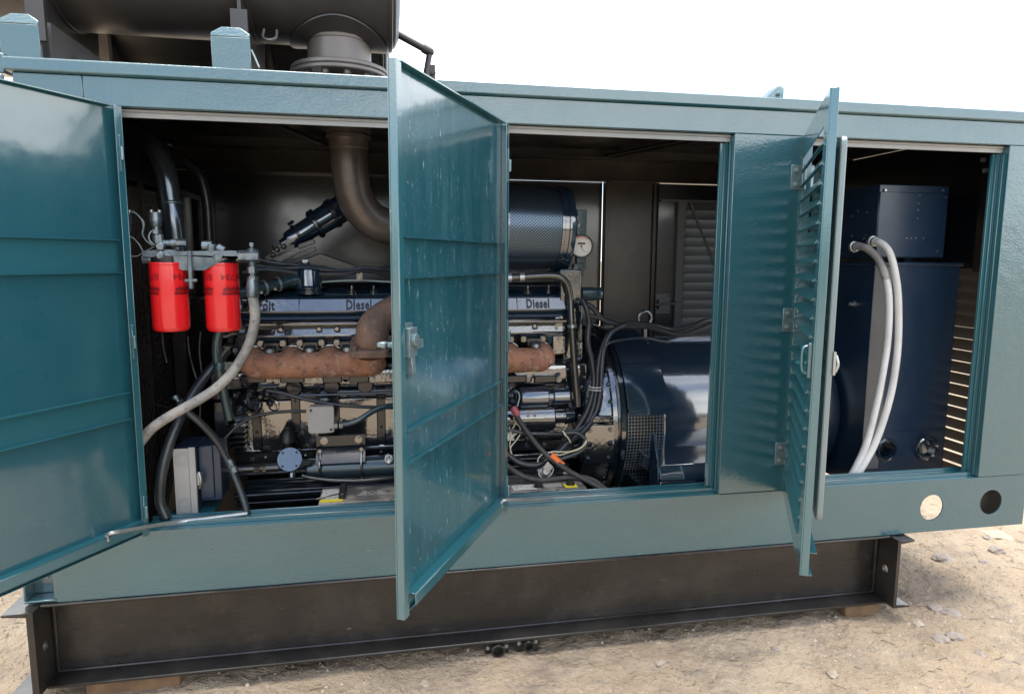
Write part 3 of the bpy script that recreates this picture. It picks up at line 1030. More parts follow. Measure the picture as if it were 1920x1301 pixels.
# baffle tray on the inner side
b = MB(M3)
pts = rrect(0.06, w3 - 0.012, z0 + 0.16, z1 - 0.12, 0.03, 5)
b.prism([(a, 0.037, c) for a, c in pts], (0, 0.016, 0))
b.build('baffle_tray', 'grey_teal', d3, bevel=0.003)
b = MB(M3)
b.box(0.05, w3 - 0.05, 0.030, 0.050, z0 + 0.05, z0 + 0.053)
b.build('drip_strip', 'teal_trim', d3)
b = MB(M3)
zc = 1.20
b.box(w3 - 0.062, w3 - 0.028, -0.010, -0.0005, zc - 0.045, zc + 0.055)
b.tube([(w3 - 0.042, -0.010, zc + 0.045), (w3 - 0.040, -0.024, zc + 0.035), (w3 - 0.040, -0.024, zc - 0.02), (w3 - 0.042, -0.010, zc - 0.035)], 0.005)
b.cyl((w3 - 0.045, -0.0105, zc - 0.005), (w3 - 0.075, -0.036, zc - 0.009), 0.0055)
b.build('latch', 'teal_trim', d3, bevel=0.001)
b = MB(M3)
b.box(w3 - 0.026, w3 - 0.006, 0.0535, 0.060, zc - 0.03, zc + 0.035)
b.tube([(w3 - 0.012, 0.060, zc - 0.022), (w3 - 0.010, 0.066, zc), (w3 - 0.012, 0.060, zc + 0.026)], 0.004)
b.build('inner_latch', 'galv', d3)
for px, py in ((1500, 333), (1487, 600), (1473, 850)):
    c = P(px, py, -0.006)
    b = MB()
    b.box(1.508, 1.552, -0.0055, -0.0018, c.z - 0.045, c.z + 0.045)
    b.cyl((1.562, -0.008, c.z - 0.045), (1.562, -0.008, c.z + 0.045), 0.0075, n=12)
    b.box(1.5695, 1.600, -0.010, -0.0065, c.z - 0.045, c.z + 0.045)
    h = b.build('hinge', 'galv_teal', EN, bevel=0.0008)
    for s in (-1, 1):
        b = MB()
        b.cyl((1.528, -0.0057, c.z + 0.026 * s), (1.528, -0.012, c.z + 0.026 * s), 0.0085, n=14)
        b.cyl((1.528, -0.0122, c.z + 0.026 * s), (1.528, -0.016, c.z + 0.026 * s), 0.005, n=6)
        b.build('bolt', 'galv', h)

# ================================================================== machinery
def axis_x(px0, px1, py, Y):
    """end points of a horizontal run along X seen between two photo columns"""
    a, c = P(px0, py, Y), P(px1, py, Y)
    z = (a.z + c.z) / 2
    return V((a.x, Y, z)), V((c.x, Y, z))


# ------------------------------------------------------------------ exhaust silencers on the roof
def silencer(yc, x0, x1, label, detail):
    zc, r = 2.615, 0.30
    t = thing('silencer', label, 'silencer', ((x0 + x1) / 2, yc, ZR), 'exhaust silencers on the roof')
    b = MB()
    L = x1 - x0
    prof = [(-0.05, 0.02), (-0.045, 0.12), (-0.03, 0.22), (-0.008, 0.28), (0.02, r), (L - 0.02, r), (L + 0.0, r * 0.96), (L + 0.012, r * 0.88), (L + 0.02, r * 0.6), (L + 0.022, 0.02)]
    b.lathe((x0, yc, zc), (1, 0, 0), prof, 64)
    b.build('shell', 'silencer', t, angle=30)
    b = MB()
    b.lathe((x1 - 0.025, yc, zc), (1, 0, 0), [(0, r + 0.001), (0.002, r + 0.006), (0.012, r + 0.006), (0.014, r + 0.001)], 64, False, False)
    b.build('end_rim', 'silencer', t)
    b = MB()
    b.lathe((x0 + 0.64, yc, zc), (1, 0, 0), [(0, r + 0.001), (0.001, r + 0.003), (0.010, r + 0.003), (0.011, r + 0.001)], 64, False, False)
    b.build('seam_ring', 'silencer', t)
    for sx in (-1.105, -0.468):
        b = MB()
        w = 0.040
        pts = [(yc - 0.24, ZR + 0.002), (yc + 0.24, ZR + 0.002), (yc + 0.24, ZR + 0.12)]
        pts += [(yc + 0.30 * math.sin(a) * 1.005, zc - 0.30 * math.cos(a) * 1.005) for a in [math.radians(d) for d in range(62, -63, -6)]]
        pts += [(yc - 0.24, ZR + 0.12)]
        b.prism_yz(pts, sx - 0.006, sx + 0.006)
        if detail:
            b.box(sx - w / 2 - 0.008, sx + w / 2 + 0.008, yc - 0.262, yc - 0.242, ZR + 0.122, ZR + 0.265)
        b.build('saddle', 'silencer', t)
        b = MB()
        b.lathe((sx - w / 2, yc, zc), (1, 0, 0), [(0, r + 0.001), (0.001, r + 0.004), (w - 0.001, r + 0.004), (w, r + 0.001)], 64, False, False)
        b.build('strap', 'silencer', t)
    return t, zc, r


SL, zc, r_ = silencer(0.52, -1.75, 0.072, 'front dark grey exhaust silencer drum with flanged neck on the roof', True)
b = MB()
q = P(504, 76, 0.30)
b.tube([(q.x - 0.022, 0.35, q.z + 0.05), (q.x - 0.022, 0.32, q.z + 0.016), (q.x, 0.30, q.z + 0.002), (q.x + 0.022, 0.32, q.z + 0.016), (q.x + 0.022, 0.35, q.z + 0.05)], 0.0045)
b.build('lifting_eye', 'silencer_neck', SL)
NX = P(637, 120, 0.52).x
b = MB()
b.lathe((NX, 0.52, 2.225), (0, 0, 1), [(0, 0.122), (0.17, 0.122)], 48, False, False)
b.lathe((NX, 0.52, 2.315), (0, 0, 1), [(0, 0.126), (0.010, 0.128), (0.014, 0.122)], 48, False, False)
nk = b.build('inlet_neck', 'silencer_neck', SL)
b = MB()
prev = []
for k in range(2):                                   # collar sheet following the drum round the neck
    ring = []
    for i in range(64):
        a = 2 * math.pi * i / 64
        rr = 0.123 if k == 0 else 0.185
        x, y = NX + rr * math.cos(a), 0.52 + rr * math.sin(a)
        ring.append(V((x, y, zc - math.sqrt(max(0.001, (r_ + 0.006) ** 2 - (y - 0.52) ** 2)))))
    prev.append(ring)
low = [[p - V((0, 0, 0.005)) for p in rg] for rg in prev]
b.rings([prev[0], prev[1], low[1], low[0]], False, False)
b.build('collar', 'silencer', nk)
b = MB()
b.lathe((NX, 0.52, 2.186), (0, 0, 1), [(0.0, 0.095), (0.0, 0.182), (0.004, 0.186), (0.013, 0.186), (0.0165, 0.182), (0.018, 0.180), (0.0215, 0.186), (0.032, 0.186), (0.036, 0.182), (0.036, 0.123)], 64, False, False)
fl = b.build('neck_flange', 'silencer_neck', SL)
for k in range(12):
    a = 2 * math.pi * (k + 0.42) / 12
    b = MB()
    x, y = NX + 0.152 * math.cos(a), 0.52 + 0.152 * math.sin(a)
    b.cyl((x, y, 2.172), (x, y, 2.1855), 0.014, n=6)
    b.cyl((x, y, 2.160), (x, y, 2.173), 0.0085, n=10)
    b.build('bolt', 'silencer_neck', fl)
silencer(1.16, -1.75, 0.040, 'rear dark grey exhaust silencer drum half hidden behind the front drum', False)
b = MB()                                              # angle rail carrying the silencers, seen behind the left bracket
b.prism([(-0.985, 0.05, ZR + 0.118), (-0.975, 0.05, ZR + 0.118), (-0.975, 1.55, ZR + 0.118), (-0.985, 1.55, ZR + 0.118)], (0, 0, -0.117))
b.prism([(-0.9745, 0.05, ZR + 0.008), (-0.91, 0.05, ZR + 0.008), (-0.91, 1.55, ZR + 0.008), (-0.9745, 1.55, ZR + 0.008)], (0, 0, -0.0075))
rl = b.build('roof_rail', 'silencer', EN)
for y in (0.22, 0.45, 0.7):
    b = MB()
    b.bolt((-0.9745, y, ZR + 0.055), (1, 0, 0), 0.012, 0.008)
    b.build('bolt', 'silencer', rl)
# drain pipe at the drum's right end
a0, a1, a2 = P(722, 52, 0.85), P(806, 98, 0.85), P(792, 150, 0.85)
b = MB()
b.tube([a0, a1], 0.0155, n=12, smooth=False)
b.ball(a1, 0.020)
b.tube([a1, a2 + V((0, 0, -0.06))], 0.0135, n=12, smooth=False)
b.cyl(a1.lerp(a0, 0.16), a1.lerp(a0, 0.02), 0.020, n=14)
tag(b.build('drain_pipe', 'silencer'), 'thin grey bent pipe running from the silencer end to the roof', 'pipe')
b = MB()
c = P(480, 110, 0.2)
b.tube([P(472, 95, 0.25), P(478, 108, 0.2), P(486, 127, 0.08)], 0.003, n=6)
tag(b.build('loose_wire', 'grey_wire'), 'thin wire hanging down beside the right roof bracket', 'wire')

# ------------------------------------------------------------------ exhaust pipe inside
ex = thing('exhaust_pipe', 'thick brown steel exhaust elbow under the roof above the engine', 'exhaust pipe', P(655, 330, 0.52))
c = P(654, 275, 0.52)
cx = c.x
b = MB()
b.tube([V((cx, 0.52, 2.19)), V((cx, 0.52, 1.95)), V((cx + 0.002, 0.52, 1.84)), P(668, 375, 0.53), P(700, 414, 0.55), P(750, 428, 0.58), P(830, 430, 0.62), P(930, 430, 0.66)], 0.073, n=32, sub=8)
b.build('elbow', 'exhaust_steel', ex, angle=60)
b = MB()
prof = []
for i in range(4):
    t = 0.024 * i
    prof += [(t, 0.080), (t + 0.004, 0.089), (t + 0.012, 0.089), (t + 0.016, 0.080)]
prof += [(0.105, 0.078), (0.125, 0.078), (0.13, 0.074)]
b.lathe((cx, 0.52, 2.045), (0, 0, -1), prof, 40, False, False)
b.build('bellows', 'exhaust_steel', ex)
b = MB()
b.lathe((cx, 0.52, 2.066), (0, 0, -1), [(0, 0.075), (0, 0.105), (0.012, 0.105), (0.012, 0.075)], 40, False, False)
b.build('pipe_collar', 'exhaust_steel', ex)

# ------------------------------------------------------------------ radiator with guard at the left end
ra = thing('radiator', 'dark radiator behind an expanded metal guard at the left end', 'radiator', (-1.0, 0.8, 0.36))
b = MB()
b.box(-1.045, -0.965, 0.12, 1.50, 0.40, 1.80)
b.build('core', 'inner_panel', ra)
b = MB()
for y in (0.125, 0.60, 1.08, 1.49):
    b.box(-0.930, -0.918, y - 0.014, y + 0.014, 0.42, 1.80)
for z in (0.42, 1.79):
    b.box(-0.930, -0.918, 0.14, 1.475, z - 0.012, z + 0.012)
b.build('guard_frame', 'undercoat', ra)
b = MB()                                              # expanded metal
W_, H_ = 0.030, 0.060
ny, nz = int(0.95 / W_), int(1.36 / H_)
for i in range(ny):
    for k in range(nz):
        y, z = 0.13 + i * W_, 0.43 + k * H_
        for (ya, za, yb, zb) in ((0, .5, .5, 0), (.5, 0, 1, .5), (1, .5, .5, 1), (.5, 1, 0, .5)):
            b.bar((-0.922, y + ya * W_, z + za * H_), (-0.922, y + yb * W_, z + zb * H_), 0.0022, 0.003, up=V((1, 0, 0)))
gm = b.build('guard_mesh', 'pillar_brown', ra)
gm['kind'] = 'stuff'
b = MB()
b.box(-0.905, -0.84, 0.80, 1.45, 0.42, 1.30)
b.build('fan_shroud', 'undercoat', ra, bevel=0.01)
b = MB()  # added tan panel, its colour standing in for reflected sunlit ground
b.prism([(-1.04, 0.20, 0.375), (-0.56, 0.20, 0.375), (-0.56, 1.3, 0.375), (-1.04, 1.3, 0.375)], (0, 0, 0.008))
b.prism_yz([(0.62, 0.384), (1.0, 0.384), (1.0, 0.62), (0.90, 0.60), (0.80, 0.52)], -0.95, -0.52)
b.build('reflection_pan', 'reflection_tan', ra)

# ------------------------------------------------------------------ coolant pipe
b = MB()
b.tube(PP([(232, 236, 0.55), (262, 252, 0.50), (292, 282, 0.44), (310, 325, 0.42), (318, 370, 0.41), (324, 410, 0.40), (329, 452, 0.40), (332, 480, 0.40)]), 0.040, n=24, sub=7)
cp = b.build('coolant_pipe', 'chrome_tube', angle=60)
tag(cp, 'thick shiny dark coolant pipe curving down behind the red filters', 'pipe')
b = MB()
c = P(319, 374, 0.41)
b.lathe(P(320, 380, 0.408), P(322, 392, 0.405) - P(320, 380, 0.408), [(0, 0.0405), (0.003, 0.0425), (0.010, 0.0425), (0.013, 0.0405)], 24, False, False)
b.build('pipe_joint', 'fitting', cp)
b = MB()
b.tube(PP([(345, 300, 0.9), (375, 330, 0.9), (388, 380, 0.9), (392, 440, 0.9), (395, 500, 0.9)]), 0.022, n=14)
tag(b.build('coolant_pipe', 'black_hose'), 'dull black pipe in the shadow right of the shiny coolant pipe', 'pipe')

# ------------------------------------------------------------------ diesel engine
en = thing('diesel_engine', 'dark glossy V diesel engine with rusty exhaust manifolds inside the enclosure', 'engine', (0.1, 0.8, 0.36))
X0, X1 = -0.60, 0.875
b = MB()
prof = [(0.52, 1.07), (0.465, 1.035), (0.455, 0.985), (0.47, 0.955), (0.478, 0.940), (0.488, 0.705), (0.484, 0.697), (0.497, 0.655), (0.455, 0.645), (0.455, 0.612), (0.80, 0.60)]
full = prof + [(1.6 - y, z) for y, z in reversed(prof[:-1])]
b.prism_yz(full, X0, X1)
bl = b.build('block', 'engine_cast', en, bevel=0.006, seg=2)
b = MB()
b.prism_yz([(0.42, 0.606), (0.42, 0.585), (0.385, 0.572), (0.385, 0.548), (0.43, 0.535), (0.455, 0.40), (1.15, 0.40), (1.18, 0.606)], X0 + 0.05, X1 - 0.08)
b.build('oil_pan', 'engine_dark', en, bevel=0.006, seg=2)
b = MB()
for z, y, r in ((0.628, 0.44, 0.010), (0.560, 0.375, 0.012), (0.520, 0.40, 0.010), (0.482, 0.395, 0.012)):
    b.tube([(X0 + 0.02, y, z - 0.004), (0.2, y, z), (X1 - 0.05, y, z - 0.003)], r, n=10, smooth=False)
b.build('pan_rail', 'engine_dark', en)
# side inspection panels with frame and bolts
def on_side(x, z, off=0.0):
    t = (0.940 - z) / (0.940 - 0.705)
    y = 0.478 + 0.010 * t
    n = V((0, -0.999, -0.043))
    return V((x, y, z)) + n * off


for xa, xb in ((-0.50, -0.36), (-0.345, -0.205), (-0.19, -0.02), (-0.005, 0.16), (0.56, 0.80)):
    b = MB()
    p = [on_side(xa, 0.706, 0.004), on_side(xb, 0.706, 0.004), on_side(xb, 0.915, 0.004), on_side(xa, 0.915, 0.004)]
    b.prism(p, V((0, -0.999, -0.043)) * 0.008)
    b.build('side_cover', 'engine_cast', en, bevel=0.004, seg=2)
for x in (-0.505, -0.352, -0.197, -0.012, 0.163):
    b = MB()
    p = [on_side(x - 0.018, 0.712, 0.006), on_side(x + 0.018, 0.712, 0.006), on_side(x + 0.018, 0.955, 0.006), on_side(x - 0.018, 0.955, 0.006)]
    b.prism(p, V((0, -0.999, -0.043)) * 0.014)
    b.build('side_rib', 'engine_dark', en, bevel=0.003)
    for z in (0.74, 0.79, 0.865, 0.915):
        b = MB()
        b.cyl(on_side(x, z, 0.020), on_side(x, z, 0.0225), 0.0065, n=10)
        b.build('bolt_hole', 'black_plastic', en)
b = MB()
c = on_side(-0.435, 0.895, 0.008)
n_ = V((0, -0.999, -0.043))
b.lathe(c, n_, [(0, 0.022), (0.012, 0.022), (0.014, 0.017), (0.014, 0.012), (0.020, 0.010)], 20)
b.lathe(c + n_ * 0.02, n_, [(0, 0.007), (0.004, 0.006)], 6)
b.build('core_plug', 'engine_cast', en)
b = MB()                                              # lower flange with a line of bolts
b.box(X0 + 0.08, X1 - 0.1, 0.470, 0.498, 0.655, 0.700)
b.build('rail_flange', 'engine_dark', en, bevel=0.003)
for i in range(16):
    b = MB()
    b.bolt((X0 + 0.12 + i * 0.078, 0.470, 0.678), (0, -1, 0), 0.007)
    b.build('bolt', 'engine_paint', en)

HEAD = [(-0.560, 0.128), (0.235, 0.800)]
for hi, (xa, xb) in enumerate(HEAD):
    b = MB()
    b.prism_yz([(0.475, 1.216), (0.462, 1.175), (0.505, 1.072), (0.80, 1.072), (0.80, 1.216)], xa, xb)
    hd = b.build('cylinder_head', 'engine_paint', en, bevel=0.005, seg=2)
    b = MB()
    b.prism_yz([(0.446, 1.236), (0.440, 1.230), (0.440, 1.220), (0.446, 1.2165), (0.80, 1.2165), (0.80, 1.236)], xa - 0.006, xb + 0.006)
    b.build('head_rail', 'engine_paint', hd, bevel=0.002)
    # rocker cover: flat sloping top, label band, skirt
    b = MB()
    prof = [(0.470, 1.2365), (0.462, 1.262), (0.4495, 1.272), (0.4695, 1.326), (0.480, 1.333), (0.640, 1.384), (0.80, 1.384), (0.80, 1.2365)]
    b.prism_yz(prof, xa + 0.01, xb - 0.01)
    rc = b.build('rocker_cover', 'engine_blue', en, bevel=0.006, seg=3)
    # name band
    n2 = V((0, -0.938, 0.347))
    up = V((0, 0.347, 0.938))
    base = V((0, 0.4595, 1.299))
    b = MB()
    for u0_, u1_ in ((xa + 0.02, xa + 0.235), (xa + 0.237, xb - 0.24), (xb - 0.238, xb - 0.02)):
        c = V(((u0_ + u1_) / 2, 0, 0)) + base + n2 * 0.0012
        b.obox(c, V(((u1_ - u0_) / 2, 0, 0)), up * 0.0255, n2 * 0.0012)
    b.build('name_band', 'engine_paint', rc, bevel=0.001)
    for word, xc in (('Detroit', P(484, 573, 0.46).x if hi == 0 else xa + 0.08), ('Diesel', P(673, 573, 0.46).x if hi == 0 else P(1008, 572, 0.46).x)):
        text('lettering', word, 0.056, lambda a, c, e, xc=xc: V((xc + a * 0.66, 0, 0)) + base + up * (c - 0.002) + n2 * (0.0026 + e), 'black_plastic', rc, 0.003, 1.10, 0.0016)
    # cap nuts on the cover top
    tn = V((0, -0.304, 0.953))
    for px, py, rr in ((595, 545, 0.0) if hi == 0 else (880, 545, 0.0), (660, 545, 0.026) if hi == 0 else (989, 548, 0.026), (701, 546, 0.020) if hi == 0 else (1028, 549, 0.018), (497, 549, 0.026) if hi == 0 else (900, 548, 0.026)):
        if rr == 0:
            continue
        q = P(px, py, 0.53)
        q = V((q.x, 0.53, 1.333 + 0.05 * 0.319 - 0.001))
        b = MB()
        b.lathe(q, tn, [(0, rr), (0.004, rr), (0.006, rr * 0.8), (0.006, rr * 0.62), (0.010, rr * 0.6), (0.012, rr * 0.45), (0.012, rr * 0.3)], 24)
        b.lathe(q + tn * 0.0125, tn, [(0, rr * 0.32), (0.010, rr * 0.32), (0.016, rr * 0.16)], 10)
        b.build('cover_nut', 'engine_paint', rc)
    # head face: round plugs, hanger clamps between the ports
    for px in ((525, 598, 632) if hi == 0 else (1003,)):
        q = P(px, 601, 0.468)
        b = MB()
        b.lathe((q.x, 0.4685, 1.197), (0, -0.95, -0.3), [(0, 0.013), (0.003, 0.013), (0.005, 0.010)], 18)
        b.build('plug', 'engine_cast', hd)
    for px in ((509, 582, 651) if hi == 0 else (940, 1000)):
        q = P(px, 635, 0.44)
        b = MB()
        b.box(q.x - 0.055, q.x - 0.028, 0.44, 0.472, 1.135, 1.166)
        b.box(q.x + 0.028, q.x + 0.055, 0.44, 0.472, 1.135, 1.166)
        b.box(q.x - 0.030, q.x + 0.030, 0.425, 0.47, 1.120, 1.156)
        b.obox((q.x, 0.415, 1.128), (0.022, 0, 0), (0, 0.026, 0.008), (0, -0.003, 0.012))
        b.box(q.x - 0.018, q.x + 0.018, 0.385, 0.42, 1.117, 1.138)
        cl = b.build('manifold_clamp', 'engine_dark', hd, bevel=0.003)
        b = MB()
        b.bolt((q.x, 0.385, 1.127), (0, -1, 0.1), 0.0055, 0.005)
        b.build('bolt', 'fitting', cl)
        for s in (-1, 1):
            b = MB()
            b.bolt((q.x + s * 0.042, 0.440, 1.150), (0, -1, 0), 0.008, 0.007)
            b.build('bolt', 'engine_paint', cl)
# exhaust manifolds
def manifold(pxs, xa, xb, name, endcap):
    b = MB()
    y, z, r = 0.402, 1.068, 0.051
    n = 28
    rings = []
    L = xb - xa
    rr = random.Random(3)
    for i in range(45):
        t = i / 44
        x = xa + L * t
        k = r
        e = min(t * L, (1 - t) * L)
        if t * L < 0.06 and endcap[0]:
            k = r * math.sqrt(max(0.02, 1 - (1 - t * L / 0.06) ** 2))
        if (1 - t) * L < 0.06 and endcap[1]:
            k = r * math.sqrt(max(0.02, 1 - (1 - (1 - t) * L / 0.06) ** 2))
        k *= 1 + 0.02 * math.sin(x * 40)
        rings.append([V((x, y + k * math.cos(2 * math.pi * j / n), z + k * 1.02 * math.sin(2 * math.pi * j / n))) for j in range(n)])
    b.rings(rings)
    m_ = b.build('exhaust_manifold', 'rust', en, angle=60)
    for px in pxs:
        q = P(px, 650, 0.43)
        b = MB()
        b.tube([(q.x, 0.402, 1.050), (q.x, 0.405, 1.072), (q.x, 0.424, 1.074), (q.x, 0.450, 1.076), (q.x, 0.49, 1.077)], lambda t: 0.047 + 0.014 * t, n=28, sub=6)
        b.build('port', 'rust', m_, angle=60)
        b = MB()
        b.lathe((q.x, 0.468, 1.077), (0, 1, 0.02), [(0, 0.055), (0.001, 0.062), (0.008, 0.062), (0.009, 0.055)], 24, False, False)
        b.build('port_ring', 'engine_cast', m_)
    return m_


man = manifold((474, 545, 617, 688), P(452, 672, 0.415).x, P(724, 672, 0.415).x, 'a', (True, True))
manifold((955, 1016), P(905, 668, 0.415).x, P(1034, 668, 0.415).x, 'b', (False, True))
q = P(693, 658, 0.36)
b = MB()
b.tube([(q.x - 0.005, 0.40, 1.06), (q.x - 0.003, 0.375, 1.115)], 0.060, n=24, smooth=False)
b.build('outlet_neck', 'rust', man)
b = MB()
o = rrect(-0.075, 0.075, -0.075, 0.075, 0.022, 5)
nz_ = V((0, -0.25, 0.968))
uy = V((0, 0.968, 0.25))
b.prism([V((q.x, 0.362, 1.122)) + V((1, 0, 0)) * a + uy * c for a, c in o], nz_ * 0.030)
fl = b.build('outlet_flange', 'rust_elbow', man, bevel=0.004, seg=2)
for sx in (-1, 1):
    for sy in (-1, 1):
        b = MB()
        b.cyl(V((q.x + sx * 0.056, 0.362, 1.122)) + uy * 0.056 * sy + nz_ * 0.0305, V((q.x + sx * 0.056, 0.362, 1.122)) + uy * 0.056 * sy + nz_ * 0.042, 0.012, n=6)
        b.build('bolt', 'rust_elbow', fl)
b = MB()
b.tube([V((q.x, 0.356, 1.150)), P(697, 632, 0.345), P(702, 611, 0.35), P(720, 592, 0.37), P(747, 577, 0.40), P(800, 545, 0.46), P(860, 500, 0.54)], lambda t: 0.057 + 0.008 * math.sin(min(1, t * 2.2) * math.pi), n=28, sub=8)
b.build('exhaust_elbow', 'rust_elbow', en, angle=60)
# gallery below the manifold: blocks with bolts, bosses
for pa, pb_ in ((452, 500), (527, 572), (606, 642), (655, 692), (945, 985), (1000, 1040)):
    a, c = axis_x(pa, pb_, 708, 0.455)
    b = MB()
    b.box(a.x, c.x, 0.430, 0.4655, a.z - 0.018, a.z + 0.014)
    gb = b.build('gallery_cover', 'engine_dark', en, bevel=0.004, seg=2)
    for x in (a.x - 0.014, c.x + 0.014):
        b = MB()
        b.cyl((x, 0.458, a.z - 0.006), (x, 0.435, a.z - 0.006), 0.013, n=14)
        b.cyl((x, 0.4345, a.z - 0.006), (x, 0.424, a.z - 0.006), 0.009, n=6)
        b.build('bolt', 'engine_paint', gb)
for px in (552, 622, 685, 960):
    q = P(px, 727, 0.45)
    b = MB()
    b.lathe((q.x, 0.462, 0.972), (0, -1, -0.1), [(0, 0.034), (0.016, 0.034), (0.024, 0.028), (0.024, 0.016)], 24)
    b.build('boss', 'engine_dark', en)
b = MB()
for xa, xb in ((-0.20, -0.085), (-0.06, 0.04)):
    b.tube([(xa, 0.452, 0.945), (xb, 0.452, 0.945)], 0.006, n=8, smooth=False)
b.tube([(-0.55, 0.446, 0.935), (0.15, 0.446, 0.937)], 0.005, n=8, smooth=False)
b.tube([P(905, 690, 0.42), P(960, 694, 0.42), P(1000, 690, 0.42), P(1014, 682, 0.43)], 0.012, n=10)
b.build('oil_line', 'steel_tube', en)
# breather cap on the left rocker cover
q = P(580, 540, 0.53)
b = MB()
b.lathe((q.x, 0.535, 1.342), (0, 0, 1), [(0, 0.062), (0.006, 0.062), (0.010, 0.052), (0.016, 0.052), (0.020, 0.058), (0.026, 0.058), (0.030, 0.053), (0.034, 0.050), (0.092, 0.048), (0.100, 0.044), (0.102, 0.0)], 40, True, False)
bc = b.build('breather_cap', 'engine_blue', en)
b = MB()
b.lathe(P(425, 556, 0.36), P(535, 529, 0.50) - P(425, 556, 0.36), [(0, 0.021), (0.23, 0.021), (0.232, 0.024), (0.262, 0.024), (0.264, 0.027), (0.330, 0.027), (0.332, 0.022), (0.40, 0.022)], 20)
b.build('breather_pipe', 'teal_tube', en)
b = MB()
for t in (0.60, 0.84):
    p0, p1 = P(425, 556, 0.36), P(535, 529, 0.50)
    d = (p1 - p0).normalized()
    c = p0 + d * ((p1 - p0).length * t)
    b.lathe(c, d, [(0, 0.026), (0.001, 0.030), (0.010, 0.030), (0.011, 0.026)], 20, False, False)
    b.cyl(c + V((0, -0.028, -0.014)), c + V((0, -0.036, -0.018)), 0.006, n=6)
b.build('hose_clamp', 'galv', en)
# rear end: flywheel housing, rings, cover plate
CY, CZ = 0.78, 0.745
b = MB()
b.lathe((0.83, CY, CZ), (1, 0, 0), [(0, 0.30), (0.03, 0.36), (0.09, 0.395), (0.135, 0.405), (0.137, 0.425), (0.155, 0.428), (0.157, 0.408), (0.172, 0.408), (0.174, 0.430), (0.192, 0.430), (0.195, 0.40), (0.24, 0.39)], 96)
fw = b.build('flywheel_housing', 'engine_paint', en, angle=30)
for k in range(20):
    a = math.radians(150 + k * 11)
    b = MB()
    b.bolt((0.965, CY + 0.417 * math.cos(a), CZ + 0.417 * math.sin(a)), (-1, 0, 0), 0.008, 0.008)
    b.build('bolt', 'engine_paint', fw)
a, c = P(1093, 795, 0.385), P(1146, 863, 0.385)
b = MB()
b.plate([(x, z) for x, z in rrect(a.x, c.x, c.z, a.z, 0.012, 4)], [], lambda x, z: (x, 0.350 + (a.z - z) * 0.025, z), (0, 0.014, 0))
cv = b.build('cover_plate', 'engine_cast', en, bevel=0.002)
for sx in (0.15, 0.85):
    for sz in (0.12, 0.52, 0.88):
        x, z = a.x + (c.x - a.x) * sx, c.z + (a.z - c.z) * sz
        b = MB()
        b.bolt((x, 0.350 + (a.z - z) * 0.025, z), (0, -1, -0.1), 0.008, 0.005)
        b.build('bolt', 'engine_paint', cv)
b = MB()
b.box(a.x - 0.01, c.x + 0.015, 0.372, 0.44, a.z + 0.004, a.z + 0.035)
b.box(a.x - 0.004, c.x + 0.004, 0.3785, 0.44, c.z, a.z + 0.003)
b.build('plate_boss', 'engine_paint', en, bevel=0.006, seg=2)
# accessory column behind the second head
for (pa, ya, pb_, yb, Y0, Y1, nm) in ((1051, 505, 1090, 565, 0.46, 0.58, 'engine_blue'), (1060, 566, 1092, 640, 0.48, 0.60, 'engine_paint'), (1040, 588, 1062, 622, 0.47, 0.56, 'engine_paint'), (1056, 640, 1092, 690, 0.50, 0.62, 'engine_cast'), (1036, 628, 1060, 665, 0.47, 0.58, 'engine_cast'), (1075, 395, 1093, 480, 0.60, 0.66, 'engine_blue'), (1060, 690, 1098, 735, 0.46, 0.60, 'engine_paint')):
    a, c = P(pa, ya, Y0), P(pb_, yb, Y0)
    b = MB()
    b.box(a.x, c.x, Y0, Y1, c.z, a.z)
    hs = b.build('accessory_housing', nm, en, bevel=0.006, seg=2)
    for s in range(3):
        b = MB()
        b.bolt((a.x + (c.x - a.x) * (0.15 + 0.35 * s), Y0, c.z + (a.z - c.z) * (0.2 + 0.3 * (s % 2) * 2)), (0, -1, 0), 0.007, 0.006)
        b.build('bolt', 'engine_paint', hs)
a, c = P(1090, 551, 0.52), P(1128, 552, 0.52)
b = MB()
b.lathe(a, V((1, 0, 0)), [(0, 0.030), (0.045, 0.030), (0.047, 0.032), (0.050, 0.032), (0.052, 0.029), (c.x - a.x - 0.006, 0.028), (c.x - a.x, 0.023)], 24)
b.build('sensor_can', 'teal_tube', en)
# intake pipe rising behind the first rocker cover, with its bracket
p0, p1 = P(527, 461, 0.64), P(672, 372, 0.72)
d = (p1 - p0).normalized()
L = (p1 - p0).length
b = MB()
b.lathe(p0, d, [(0, 0.012), (0.004, 0.022), (0.03, 0.026), (0.034, 0.036), (0.05, 0.040), (0.09, 0.043), (L * 0.40, 0.045), (L * 0.41, 0.058), (L * 0.44, 0.060), (L * 0.45, 0.054), (L * 0.62, 0.056), (L * 0.63, 0.060), (L * 0.67, 0.060), (L * 0.68, 0.057), (L, 0.058)], 28)
ip = b.build('intake_pipe', 'engine_blue', en)
b = MB()
for t in (0.19, 0.42, 0.64, 0.80):
    rr_ = 0.044 if t < 0.3 else 0.058
    b.lathe(p0 + d * L * t, d, [(0, rr_), (0.001, rr_ + 0.005), (0.013, rr_ + 0.005), (0.014, rr_)], 28, False, False)
    b.cyl(p0 + d * (L * t + 0.007) + V((-0.034, -0.01, 0.045)), p0 + d * (L * t + 0.007) + V((-0.014, -0.02, 0.058)), 0.007, n=8)
b.build('hose_clamp', 'engine_dark', ip)
b = MB()
for (xa, ya, xb, yb, w) in ((500, 487, 545, 450, 0.016), (512, 492, 560, 468, 0.02), (520, 470, 552, 462, 0.012), (508, 480, 528, 490, 0.02)):
    b.bar(P(xa, ya, 0.60), P(xb, yb, 0.61), w, 0.02)
for px, py in ((512, 478), (520, 468), (532, 462), (515, 492)):
    b.lathe(P(px, py, 0.585), (0, -1, 0), [(0, 0.012), (0.012, 0.011), (0.016, 0.006)], 12)
